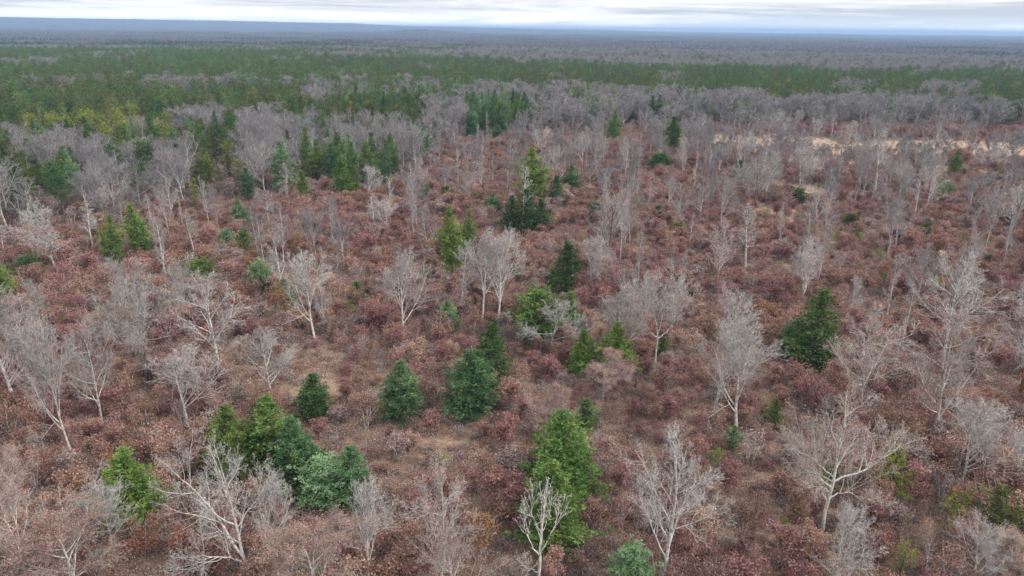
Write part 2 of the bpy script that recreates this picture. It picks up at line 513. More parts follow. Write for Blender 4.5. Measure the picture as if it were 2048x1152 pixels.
def mass(name, label, pts, protos, cat=None):
    """pts: (x,y,z,rot,sx,sz,k); one object of kind stuff instancing single-mesh plants"""
    P = np.array(pts, float)
    me = bpy.data.meshes.new(name)
    me.vertices.add(len(P)); me.vertices.foreach_set('co', P[:, :3].astype(np.float32).ravel())
    for nm, typ in (('rot', 'FLOAT_VECTOR'), ('scl', 'FLOAT_VECTOR')):
        me.attributes.new(nm, typ, 'POINT')
    z = np.zeros(len(P))
    me.attributes['rot'].data.foreach_set('vector', np.stack([z, z, P[:, 3]], 1).astype(np.float32).ravel())
    me.attributes['scl'].data.foreach_set('vector', np.stack([P[:, 4], P[:, 4], P[:, 5]], 1).astype(np.float32).ravel())
    a = me.attributes.new('idx', 'INT', 'POINT'); a.data.foreach_set('value', P[:, 6].astype(np.int32))
    me.update()
    ob = bpy.data.objects.new(name, me); link(ob)
    ng = bpy.data.node_groups.new(name + '_scatter', 'GeometryNodeTree')
    ng.interface.new_socket('Geometry', in_out='INPUT', socket_type='NodeSocketGeometry')
    ng.interface.new_socket('Geometry', in_out='OUTPUT', socket_type='NodeSocketGeometry')
    N, Lk = ng.nodes, ng.links
    gi = N.new('NodeGroupInput'); go = N.new('NodeGroupOutput')
    def attr(nm, typ):
        q = N.new('GeometryNodeInputNamedAttribute'); q.data_type = typ; q.inputs['Name'].default_value = nm; return q.outputs['Attribute']
    rot, scl, idx = attr('rot', 'FLOAT_VECTOR'), attr('scl', 'FLOAT_VECTOR'), attr('idx', 'INT')
    e2r = N.new('FunctionNodeEulerToRotation'); Lk.new(rot, e2r.inputs[0])
    jn = N.new('GeometryNodeJoinGeometry')
    for k, po in enumerate(protos):
        oi = N.new('GeometryNodeObjectInfo'); oi.transform_space = 'ORIGINAL'; oi.inputs['Object'].default_value = po; oi.inputs['As Instance'].default_value = True
        cp = N.new('FunctionNodeCompare'); cp.data_type = 'INT'; cp.operation = 'EQUAL'
        ia = [s for s in cp.inputs if s.name == 'A' and s.type == 'INT'][0]; ib = [s for s in cp.inputs if s.name == 'B' and s.type == 'INT'][0]
        Lk.new(idx, ia); ib.default_value = k
        ip = N.new('GeometryNodeInstanceOnPoints')
        Lk.new(gi.outputs[0], ip.inputs['Points']); Lk.new(cp.outputs[0], ip.inputs['Selection']); Lk.new(oi.outputs['Geometry'], ip.inputs['Instance'])
        Lk.new(e2r.outputs[0], ip.inputs['Rotation']); Lk.new(scl, ip.inputs['Scale'])
        Lk.new(ip.outputs[0], jn.inputs[0])
    Lk.new(jn.outputs[0], go.inputs[0])
    md = ob.modifiers.new('scatter', 'NODES'); md.node_group = ng
    ob['kind'] = 'stuff'; ob['label'] = label
    return ob

def single(name, parts):
    """one unlinked object holding a whole plant, source for a mass. parts: (Geo, material key)"""
    g = Geo(); mats = []
    for i, (p, m) in enumerate(parts):
        g.merge(p, i); mats.append(M[m])
    o = bpy.data.objects.new(name, g.mesh(name, mats))
    return o

# ------------------------------------------------------------------ ground
PATCH = [  # tan dry-grass openings: picture x, y, half width px, half height px, strength
    (1450, 285, 95, 16, 1), (1600, 285, 70, 14, 1), (1700, 300, 90, 14, .9), (1860, 300, 90, 16, 1), (1990, 300, 90, 18, 1), (1640, 325, 60, 16, .8),
    (1150, 285, 60, 10, .7), (1600, 385, 60, 14, .9), (1560, 432, 70, 16, .8), (1770, 390, 60, 10, .6), (1930, 345, 70, 14, .6), (1490, 410, 30, 12, .5), (1640,470,60,14,.4),
    (890, 945, 70, 40, .5), (930, 1000, 55, 35, .35), (905, 850, 90, 22, .4), (655, 765, 50, 26, .45), (395, 760, 80, 45, .4), (300, 790, 60, 40, .3),
    (650, 690, 50, 40, .4), (1240, 1000, 60, 60, .25), (1750,450,70,14,.35), (480,775,60,18,.5), (1400, 1040, 60, 30, .3), (250, 700, 70, 20, .4), (700,560,60,30,.3), (1230,800,40,40,.3)]
PG = []
for px, py, rx, ry, s in PATCH:
    cx, cy = ground(px, py); ex, ey = ground(px + rx, py); fx, fy = ground(px, py - ry); bx, by = ground(px, py + ry)
    PG.append((cx, (fy + by) / 2, abs(ex - cx), abs(fy - by) / 2, s))

def grass_at(x, y):
    x = np.asarray(x, float); y = np.asarray(y, float)
    g = np.zeros(np.broadcast(x, y).shape)
    jx = (fnoise(x, y, 9, 31) - .5) * 9; jy = (fnoise(x, y, 9, 41) - .5) * 14
    for cx, cy, rx, ry, s in PG:
        d = ((x + jx - cx) / (rx * 1.15)) ** 2 + ((y + jy - cy) / (ry * 1.15)) ** 2
        g = np.maximum(g, s * 1.05 * np.clip(1.55 - d, 0, 1))
    return g

def axis(a, b, fine, coarse_growth, end):
    v = list(np.arange(a, b, fine)); s = fine
    x = v[-1]
    while x < end:
        s *= coarse_growth; x += s; v.append(x)
    return v
xs = axis(0, 330, 3.0, 1.16, 42000); xs = np.array([-v for v in xs[::-1][:-1]] + xs)
ys = axis(-40, 480, 3.0, 1.16, 42000); ys = np.array([-42000, -12000, -3000, -900, -300, -120, -70] + ys)
gx, gy = np.meshgrid(xs, ys)
nx_, ny_ = len(xs), len(ys)
gv = np.stack([gx.ravel(), gy.ravel(), terrain(gx, gy).ravel()], 1)
ii = (np.arange(ny_ - 1)[:, None] * nx_ + np.arange(nx_ - 1)[None, :]).ravel()
gm = mesh_from('ground', gv, np.stack([ii, ii + 1, ii + nx_ + 1, ii + nx_], 1), np.zeros((0, 3), int))
ga = gm.attributes.new('grass', 'FLOAT', 'POINT'); ga.data.foreach_set('value', grass_at(gx, gy).ravel().astype(np.float32))
m, n, l = new_mat('leaf_litter_soil')
out = n.new('ShaderNodeOutputMaterial'); df = n.new('ShaderNodeBsdfDiffuse'); l.new(df.outputs[0], out.inputs['Surface'])
t = n.new('ShaderNodeTexCoord')
def nnoise(scale, detail=4, rough=.6):
    q = n.new('ShaderNodeTexNoise'); q.inputs['Scale'].default_value = scale; q.inputs['Detail'].default_value = detail; q.inputs['Roughness'].default_value = rough
    l.new(t.outputs['Object'], q.inputs['Vector']); return q.outputs['Fac']
def ramp(fac, stops):
    q = n.new('ShaderNodeValToRGB'); e = q.color_ramp.elements
    while len(e) < len(stops): e.new(.5)
    for i, (p, c) in enumerate(stops): e[i].position = p; e[i].color = (*c, 1)
    l.new(fac, q.inputs['Fac']); return q.outputs['Color']
def mixc(f, a, b, bt='MIX'):
    q = n.new('ShaderNodeMix'); q.data_type = 'RGBA'; q.blend_type = bt
    if isinstance(f, float): q.inputs['Factor'].default_value = f
    else: l.new(f, q.inputs['Factor'])
    l.new(a, q.inputs['A']); l.new(b, q.inputs['B']); return q.outputs['Result']
vor = n.new('ShaderNodeTexVoronoi'); vor.inputs['Scale'].default_value = 5.0; l.new(t.outputs['Object'], vor.inputs['Vector'])
sx = n.new('ShaderNodeSeparateColor'); l.new(vor.outputs['Color'], sx.inputs[0])
leafc = ramp(sx.outputs[0], [(0, (0.046, 0.027, 0.019)), (.35, (0.101, 0.062, 0.045)), (.7, (0.161, 0.109, 0.082)), (1, (0.242, 0.193, 0.156))])
broad = ramp(nnoise(.11, 5), [(.3, (0.088, 0.054, 0.040)), (.5, (0.134, 0.091, 0.070)), (.7, (0.181, 0.138, 0.106))])
lit = mixc(.5, leafc, broad)
vor2 = n.new('ShaderNodeTexVoronoi'); vor2.inputs['Scale'].default_value = 6.5; l.new(t.outputs['Object'], vor2.inputs['Vector'])
sx2 = n.new('ShaderNodeSeparateColor'); l.new(vor2.outputs['Color'], sx2.inputs[0])
gcol = ramp(sx2.outputs[1], [(0, (0.143, 0.100, 0.066)), (.5, (0.248, 0.180, 0.127)), (1, (0.352, 0.282, 0.214))])
at = n.new('ShaderNodeAttribute'); at.attribute_name = 'grass'
ad = n.new('ShaderNodeMath'); ad.operation = 'MULTIPLY_ADD'; ad.inputs[1].default_value = 1.5
sb = n.new('ShaderNodeMath'); sb.operation = 'MULTIPLY_ADD'; sb.inputs[1].default_value = 2.2; sb.inputs[2].default_value = -1.45; l.new(nnoise(.55, 6, .7), sb.inputs[0])
l.new(at.outputs['Fac'], ad.inputs[0]); l.new(sb.outputs[0], ad.inputs[2]); ad.use_clamp = True
l.new(mixc(ad.outputs[0], lit, gcol), df.inputs['Color'])
gm.materials.append(m)
go_ = bpy.data.objects.new('ground', gm); link(go_); go_['kind'] = 'structure'

# ------------------------------------------------------------------ plant kinds
def add_bare(key, seed, h, style, stem_m, twig_m, density=1.0, limbs=None, leaves=None, twig_r=.0105, rmul=1.0):
    s, t_, tips = bare_tree(seed, h, style, density, twig_r, limbs, rmul)
    parts = [('trunk', s, stem_m), ('crown', t_, twig_m)]
    if leaves:
        mt, frac, per, size = leaves
        parts.append(('leaves', cling_leaves(tips, frac, per, size, np.random.default_rng(seed + 5)), mt))
    proto(key, parts)
    allv = np.concatenate(t_.V)
    BW[key] = (np.percentile(np.abs(allv[:, :2]), 96) * 2, np.percentile(allv[:, 2], 99.7))
BW = {}
add_bare('oak_a', 11, 16, 'oak', 'bark_grey', 'bark_grey', .92)
add_bare('oak_b', 12, 16, 'oak', 'bark_grey', 'bark_pink', 1.0)
add_bare('oak_c', 13, 16, 'oak', 'bark_pink', 'bark_pink', .95, leaves=('tan', .15, 2, .11))
add_bare('vase_a', 21, 16, 'vase', 'bark_grey', 'bark_grey', .92)
add_bare('vase_b', 22, 16, 'vase', 'bark_white', 'bark_grey', 1.0)
add_bare('vase_c', 23, 16, 'vase', 'bark_grey', 'bark_pink', 1.1)
add_bare('slim_a', 31, 14, 'slim', 'bark_white', 'bark_grey', .9)
add_bare('slim_b', 32, 14, 'slim', 'bark_grey', 'bark_pink', .9)
add_bare('low_a', 41, 11, 'low', 'bark_white', 'bark_grey', 1.0)
add_bare('low_b', 42, 12, 'low', 'bark_dark', 'bark_grey', 1.15)
add_bare('leafy_a', 51, 13, 'oak', 'bark_grey', 'bark_pink', 1.0, leaves=('tan', .42, 4, .095))
add_bare('leafy_b', 52, 13, 'low', 'bark_grey', 'bark_pink', .9, leaves=('tan', .42, 4, .095))
add_bare('vase_d', 24, 15, 'vase', 'bark_grey', 'bark_grey', .85)
add_bare('oak_d', 14, 14, 'oak', 'bark_pink', 'bark_grey', .85)
add_bare('slim_c', 33, 14, 'slim', 'bark_grey', 'bark_grey', .8)
add_bare('slim_d', 34, 13, 'slim', 'bark_pink', 'bark_pink', .8)
add_bare('snag', 61, 13, 'dead', 'bark_white', 'bark_white', .35, twig_r=.022)
# trees whose main limbs can be read in the photograph: limb polylines in metres (x across the view, y away, z up)
add_bare('two_stem_oak', 71, 16, 'oak', 'bark_white', 'bark_grey', .85, limbs=[
    ([(0, 0, 0), (-.4, 0, 2), (-1.2, 0, 5), (-1.5, .1, 9), (-2.1, .2, 12), (-2.5, .3, 15.3)], .30, .05, .42),
    ([(-1.1, 0, 4.6), (-3.0, .3, 7.4), (-4.6, .5, 10.2), (-6.6, .4, 12.6), (-8.0, 0, 14.2)], .17, .04, .35),
    ([(-.8, 0, 3.6), (-2.2, -.5, 4.9), (-4.2, -.9, 5.2), (-6.6, -1.2, 5.4)], .12, .035, .3),
    ([(-.5, 0, 2.9), (1.2, -.8, 5.6), (3.2, -1, 7.2), (5.0, -1, 9.6)], .13, .035, .35),
    ([(-1.5, 0, 8), (-.3, 1.0, 9.5), (1.2, 1.6, 10.2), (2.6, 1.5, 10.4)], .09, .03, .3)])
add_bare('right_limb_oak', 72, 16, 'oak', 'bark_white', 'bark_pink', .8, limbs=[
    ([(0, 0, 0), (-.1, 0, 3), (.1, 0, 6.5), (.3, .1, 10), (.3, .1, 13), (.2, 0, 16)], .28, .05, .25),
    ([(.1, 0, 6.9), (1.4, -.3, 7.9), (3.6, -.5, 8.9), (5.2, -.6, 10.4), (6.2, -.6, 12)], .14, .035, .4),
    ([(.1, 0, 7.6), (-1.5, .3, 8.8), (-3.0, .4, 10.2), (-4.6, .5, 10.6)], .10, .03, .35),
    ([(0, 0, 5.6), (-1.6, -.6, 6.6), (-3.6, -.8, 7.1)], .08, .03, .3),
    ([(0, 0, 4.6), (1.6, .7, 5.2), (3.1, .9, 4.9), (3.9, .9, 4.3)], .07, .025, .3)], leaves=('tan', .15, 2, .14))
add_bare('white_snag', 73, 13, 'dead', 'bark_white', 'bark_white', .3, twig_r=.026, limbs=[
    ([(0, 0, 0), (.1, 0, 3), (.2, 0, 6), (.5, 0, 9.5), (.55, 0, 12.6)], .24, .10, .55),
    ([(.1, 0, 5.2), (-.9, -.3, 6.4), (-1.8, -.4, 8.0), (-2.1, -.3, 9.2)], .11, .03, .5),
    ([(.2, 0, 5.6), (1.2, -.3, 7.3), (2.0, -.3, 8.8), (2.6, -.2, 10.6)], .10, .03, .5),
    ([(.3, 0, 7.8), (-.6, .2, 9.2), (-1.2, .3, 10.4), (-1.1, .3, 11.8)], .07, .025, .5),
    ([(.4, 0, 8.2), (1.2, .3, 9.6), (1.5, .3, 11.4)], .07, .025, .5),
    ([(0, 0, 3.1), (-1, 0, 3.6), (-1.5, 0, 3.0)], .05, .02, .5)])
add_bare('forked_oak', 74, 15, 'vase', 'bark_white', 'bark_grey', .95, limbs=[
    ([(0, 0, 0), (0, 0, 3), (.1, 0, 6.8), (-.3, 0, 9), (-1.2, .1, 11.4), (-1.6, .1, 14)], .21, .04, .5),
    ([(.1, 0, 6.8), (1.7, -.2, 8.0), (2.7, -.2, 9.9), (3.2, -.2, 12.4)], .13, .035, .35),
    ([(.1, 0, 6.6), (-1.2, -.2, 7.8), (-2.6, -.3, 9.2), (-3.4, -.3, 11)], .09, .03, .3),
    ([(.2, 0, 7.6), (.8, .6, 10), (1.3, .8, 13.5)], .09, .03, .4)])

BIGGEST = {}
def add_pine(key, mat, stem_m='bark_dark', **kw):
    s, f, cnt = pine(**kw)
    proto(key, [('trunk', s, stem_m), ('crown', f, mat)])
    v = np.concatenate(f.V); BW[key] = (np.percentile(np.hypot(v[:, 0], v[:, 1]), 87) * 2, v[:, 2].max())
add_pine('cone_a', 'mid', seed=101, h=10, w=6.0, k=6, whorl=.62, nb=7, tuft=.30)
add_pine('cone_b', 'bright', seed=102, h=10, w=6.4, prof='cone', k=6, whorl=.60, nb=7, tuft=.30)
add_pine('cone_c', 'dark', seed=103, h=10, w=5.6, k=6, whorl=.62, nb=7, tuft=.30)
add_pine('slimcone', 'dark', seed=104, h=11, w=4.4, prof='tall', k=6, nb=7, whorl=.52, tuft=.30)
add_pine('twin', 'blue', seed=105, h=10, w=6.6, k=6, twinned=True, whorl=.66, tuft=.30)
add_pine('round_a', 'mid', seed=106, h=6, w=5.4, prof='round', k=6, whorl=.95, z0=.05, nb=8, tuft=.28)
add_pine('round_b', 'pale', seed=107, h=6, w=5.8, prof='round', k=6, whorl=.95, z0=.05, nb=8, tuft=.28)
add_pine('tall_a', 'mid', seed=108, h=15, w=6.8, prof='tall', whorl=.60, nb=7, gap=.03, z0=.14, k=6, tuft=.38, step=.62, cr_=.32)
add_pine('tall_b', 'dark', seed=109, h=15, w=7.6, prof='tall', whorl=.66, nb=7, gap=.05, z0=.12, k=6, tuft=.38, step=.62, cr_=.32, droop=.1)
add_pine('small_a', 'mid', seed=110, h=4, w=2.7, k=6, whorl=1.1, step=.4, tuft=.24, nb=7, cr_=.18, nc=7)
add_pine('small_b', 'bright', seed=111, h=3.5, w=2.6, prof='round', k=6, whorl=1.2, step=.4, tuft=.24, nb=7, cr_=.18, nc=7)
add_pine('jack_a', 'yellow', seed=112, h=7, w=4.2, prof='tall', whorl=.85, nb=7, gap=.22, z0=.1, k=7, tuft=.26, step=.55, cr_=.2, nc=5)
add_pine('jack_b', 'yellow', seed=113, h=5, w=3.8, prof='round', whorl=1.3, nb=5, gap=.3, z0=.12, k=6, tuft=.25, step=.5, cr_=.2, nc=4)
add_pine('red_a', 'olive', seed=114, h=15, w=7.6, prof='plume', whorl=.85, nb=7, gap=.10, z0=.40, k=6, tuft=.42, step=.75, cr_=.4, nc=6)
add_pine('red_b', 'olive', seed=115, h=14, w=8.0, prof='plume', whorl=.9, nb=7, gap=.14, z0=.34, k=6, tuft=.42, step=.75, cr_=.4, nc=6)
SAPK = [(2600, 4.6, 3), (2600, 3.8, 4), (1200, 5.2, 5), (3000, 4.4, 3), (1900, 5.8, 4), (650, 4.4, 5), (2300, 5.0, 3)]
for i, (nl_, w_s, st_) in enumerate(SAPK):
    s, f = sapling(201 + i, 4.5, w_s, nl_, .155, stems=st_)
    proto('sap_%d' % i, [('trunk', s, 'bark_grey'), ('crown', f, 'maroon')])
    BW['sap_%d' % i] = (4.6, 4.5)

# ------------------------------------------------------------------ the trees one can point at
# (picture x, base y, top y, width px, kind, needles, label, short reference)
CONIFERS = [
 (265,1045,890,122,'cone_b','bright','large bright green pine alone in the lower left of the photo','the large lower left pine'),
 (462,965,808,84,'cone_a','mid','leftmost pine of the clump behind the two-stemmed bare oak',''),
 (540,945,792,104,'cone_a','mid','pine with visible dark trunk, middle of the left clump','the left pine clump'),
 (600,975,832,104,'cone_a','blue','blue-green pine at the right side of the left pine clump',''),
 (596,1000,905,60,'small_a','olive','low olive young pine at the foot of the left clump',''),
 (628,838,745,92,'cone_a','dark','rounded deep green pine just behind the left pine clump','the rounded deep green pine'),
 (653,1012,915,92,'round_b','pale','pale silvery green round pine in front of the left clump','the pale silvery pine'),
 (702,1008,890,76,'cone_a','blue','narrower green pine touching the pale silvery round pine',''),
 (803,838,722,74,'cone_a','blue','single soft blue-green pine with rounded tip, left of the central pair','the soft blue-green pine'),
 (942,836,700,122,'twin','blue','broad blue-green pine in front, left of the central pair','the central pine pair'),
 (984,772,645,88,'cone_c','dark','darker green cone-shaped pine behind, right of the central pair',''),
 (1125,1005,822,124,'cone_a','mid','largest bright pine in the lower middle, dark centred and yellow edged','the largest lower middle pine'),
 (1108,1092,925,128,'cone_b','mid','broad pine standing behind the white leafless snag',''),
 (1172,857,795,46,'small_a','dark','small dark green pine up behind the largest lower middle pine',''),
 (1165,748,660,64,'cone_b','bright','vivid yellow-green pine among tan oak leaves right of centre','the vivid yellow-green pine'),
 (1230,748,640,74,'cone_b','bright','green pine behind a white-limbed bare tree, beside the vivid pine',''),
 (1072,690,572,84,'round_a','mid','wide rounded green pine behind the low spreading bare tree','the wide rounded pine'),
 (1137,668,580,44,'small_a','mid','narrow green pine just right of the wide rounded pine',''),
 (1130,592,478,60,'slimcone','dark','tall dense dark green column pine near the middle of the photo','the dark column pine'),
 (905,562,412,52,'tall_a','bright','tall bright green layered pine left of the big bare grey trees','the tall bright layered pine'),
 (934,520,420,34,'tall_a','bright','slimmer bright pine touching the tall bright layered one',''),
 (1618,738,576,80,'cone_c','dark','tall dark layered pine standing alone on the right','the tall dark right pine'),
 (1586,718,636,52,'round_a','pale','pale green rounded pine leaning against the tall dark right pine',''),
 (1640,740,690,40,'small_a','dark','low dark pine at the right foot of the tall dark pine',''),
 (1545,853,795,36,'small_a','mid','small green pine alone on the leaf litter, right of centre','the small lone green pine'),
 (1464,898,850,30,'small_b','pale','tiny light green pine at the foot of a bare white trunk',''),
 (1258,1190,1085,74,'round_b','pale','pale green pine cut by the bottom edge of the photo','the pine at the bottom edge'),
 (715,607,562,32,'small_a','dark','small dark pine with pointed top between bare trees, centre left','the small pointed dark pine'),
 (700,628,600,18,'small_b','yellow','tiny yellowish pine in front of the small pointed dark one',''),
 (405,577,515,52,'round_a','mid','rounded green pine behind the large bare oaks, centre left','the rounded centre left pine'),
 (290,525,407,46,'tall_a','bright','tall yellowish green layered pine, right one of the left pair','the left layered pine pair'),
 (228,540,432,46,'tall_a','mid','tall green layered pine, left one of the left pair',''),
 (62,556,508,52,'round_a','blue','low round blue-green pine near the left edge','the low round left edge pine'),
 (8,625,525,60,'round_a','bright','green pine cut by the left edge of the photo',''),
 (483,452,395,36,'cone_a','pale','light green pine in front of the dense grey wood on the left','the light green wood edge pine'),
 (490,502,455,30,'small_b','mid','small green pine just in front of the light green wood edge pine',''),
 (455,492,455,26,'small_b','pale','pale small pine left of the light green wood edge pine',''),
 (522,585,515,40,'round_b','pale','washed-out green pine behind a slim white trunk',''),
 (575,622,555,38,'cone_a','mid','green pine low behind the slim white trunk',''),
 (497,402,335,50,'tall_b','blue','drooping blue-green layered pine at the edge of the dark stand','the drooping blue-green pine'),
 (607,405,338,30,'small_a','bright','bright small cone pine before the dark stand','the bright small cone pine'),
 (690,402,312,40,'cone_b','bright','brightest yellow-green cone pine before the dark stand','the brightest stand pine'),
 (632,368,275,38,'tall_a','mid','tall green pine, left one in the dark stand','the dark pine stand'),
 (667,370,285,38,'tall_b','blue','tall blue-green pine, right one in the dark stand',''),
 (740,372,283,38,'tall_a','mid','tall pointed pine behind the rounded pale tree',''),
 (568,385,280,44,'tall_b','pale','tall thin grey-green pine with a reddish bare trunk beside it',''),
 (303,302,245,46,'cone_a','pale','wide soft green pine rising from the grey wood, upper left','the wide soft upper left pine'),
 (352,312,262,46,'cone_a','pale','palest green pine, right of the wide soft upper left pine',''),
 (438,302,256,40,'tall_a','pale','light pointed pine rising behind the olive jack pines',''),
 (764,302,262,20,'small_a','dark','thin dark spire pine at the back of the grey wood',''),
 (1070,415,290,64,'tall_a','bright','tallest bright green pine, upper middle of the photo','the tallest upper pine'),
 (1020,462,388,48,'cone_c','dark','dark pine, left one of the cluster below the tallest upper pine',''),
 (1048,468,374,52,'cone_c','dark','dark pine behind a thin white trunk, middle of the cluster','the dark central cluster'),
 (1078,464,395,40,'cone_c','dark','dark pine, right one of the cluster behind the thin white trunk',''),
 (985,430,392,44,'round_a','blue','round blue-green pine left of the dark central cluster',''),
 (1112,420,350,34,'cone_c','dark','dark pine tucked right of the tallest upper pine',''),
 (1140,392,328,44,'cone_a','blue','bluish pine veiled by a bare tree, upper middle',''),
 (895,405,370,26,'small_a','dark','small dark pine amid maroon oaks, upper middle',''),
 (852,405,365,24,'small_a','mid','small pine left among the maroon oaks below the dark stand',''),
 (935,425,402,18,'small_b','blue','tiny blue-green pine between maroon oaks',''),
 (1190,440,402,28,'round_a','dark','small dark round pine under a pale bare tree','the small dark round pine'),
 (1312,442,408,26,'round_a','dark','dark round pine alone in the maroon oaks',''),
 (1355,475,440,24,'small_b','yellow','yellow-green small pine below the dark round lone pine',''),
 (1473,387,320,34,'tall_b','dark','dark layered pine right of the upper middle','the dark layered upper pine'),
 (1590,410,373,36,'round_a','dark','round dark pine behind twin pale trunks',''),
 (1343,312,232,36,'tall_b','dark','tall dark ragged pine beside the dry grass opening','the ragged dark pine'),
 (1318,347,303,44,'round_a','dark','dark bushy pine at the foot of the ragged dark pine',''),
 (1228,292,228,32,'tall_b','mid','tall green pine left of the ragged dark pine','the upper green pine'),
 (1220,280,218,26,'tall_a','bright','bright pine just behind the upper green pine',''),
 (1264,256,222,24,'tall_a','blue','bluish pine right of the upper green pine',''),
 (1425,240,208,26,'cone_c','dark','dark triangular pine before the shady grey wood','the dark triangular pine'),
 (994,286,248,28,'cone_a','blue','blue-green pine at the wood edge, upper middle',''),
 (1905,363,303,44,'tall_b','mid','layered green pine alone, far right of the photo','the lone far right pine'),
 (1995,360,335,30,'round_a','dark','low dark round pine right of the lone far right pine',''),
 (1885,402,360,34,'round_b','pale','pale bush-like pine in front of the lone far right pine',''),
 (1513,462,438,30,'round_a','mid','small vivid round pine on the pale grass patch','the grass patch pine'),
 (1700,456,425,36,'round_a','olive','low olive-green pine right of the pale grass patch',''),
 (1712,486,462,20,'small_b','bright','tiny bright pine below the low olive-green pine',''),
 (1458,508,485,22,'small_b','dark','tiny dark pine behind a bare pinkish tree',''),
 (1852,472,444,26,'small_b','dark','dark small pine on the right amid pinkish scrub',''),
 (845,562,530,24,'small_a','mid','small green pine left of the tall bright layered one',''),
 (811,572,540,18,'small_a','pale','small faded green pine, left of its green neighbour',''),
 (951,635,590,22,'slimcone','olive','narrow olive-green pine between two pale trunks',''),
 (1030,560,530,18,'small_b','bright','tiny bright pine right of the big bare grey trees',''),
 (825,502,478,20,'round_b','pale','faded round pine, left of the tall bright layered pine',''),
 (840,706,688,22,'round_a','dark','tiny dark shrubby pine left of the central pair',''),
 (893,665,598,44,'cone_a','pale','whitish green pine veiled by bare twigs above the central pair',''),
 (1322,722,672,22,'slimcone','mid','thin green pine behind the forked white oak',''),
 (1085,520,500,14,'small_b','blue','tiny blue pine left of the dark column pine',''),
 (1160,492,468,26,'round_a','mid','small green pine right behind the dark column pine',''),
 (1103,580,535,24,'small_a','mid','lighter pine at the left foot of the dark column pine',''),
]
JACKS = [
 (1778,1008,885,66,'jack_a','yellow','tall yellow-green ragged pine in the lower right','the ragged yellow-green pine'),
 (1560,1092,1033,30,'jack_a','yellow','thin yellow-green pine alone in the lower right',''),
 (1380,918,872,22,'jack_a','yellow','thin yellowish pine left of the tiny light green one',''),
 (1430,925,893,42,'jack_b','yellow','low yellowish pine beside dark maroon oaks',''),
 (1908,1070,975,66,'jack_b','yellow','olive pine behind a small bare tree, bottom right',''),
 (1980,1090,972,84,'jack_a','olive','bushy olive pine at the bottom right corner','the bottom right pines'),
 (2030,1110,1000,86,'jack_b','olive','olive pine cut by the right edge at the bottom',''),
 (2018,965,915,52,'jack_b','yellow','faded yellow-green pine at the right edge',''),
 (1800,1150,1075,44,'jack_b','yellow','sparse yellow-green pine at the bottom, beside a small snag',''),
 (1655,985,925,64,'jack_b','olive','olive pine behind the trunk of the big-limbed oak',''),
 (888,938,905,30,'jack_b','yellow','small yellow pine beside the bare grassy patch','the small yellow pine'),
 (412,1000,955,56,'jack_b','olive','olive pine under the leaning limb of the two-stemmed oak',''),
 (500,985,940,46,'jack_b','olive','olive pine behind the two stems of the big oak',''),
 (28,1142,1115,34,'jack_b','yellow','small yellow-green pine in the bottom left corner',''),
 (625,1160,1128,40,'jack_b','bright','small green pine cut by the bottom edge, left',''),
 (1850,822,790,34,'jack_b','olive','small olive pine behind bare trunks on the right',''),
 (1372,1000,985,16,'jack_b','yellow','tiny yellow pine beside the wide bare oak',''),
 (130,650,605,40,'jack_b','olive','olive shrubby pine between bare oaks on the left',''),
 (1760,520,495,20,'jack_b','yellow','tiny yellowish pine in the scrub, far right of centre',''),
 (1090,1120,1100,20,'jack_b','yellow','tiny yellow pine near the foot of the white snag',''),
]
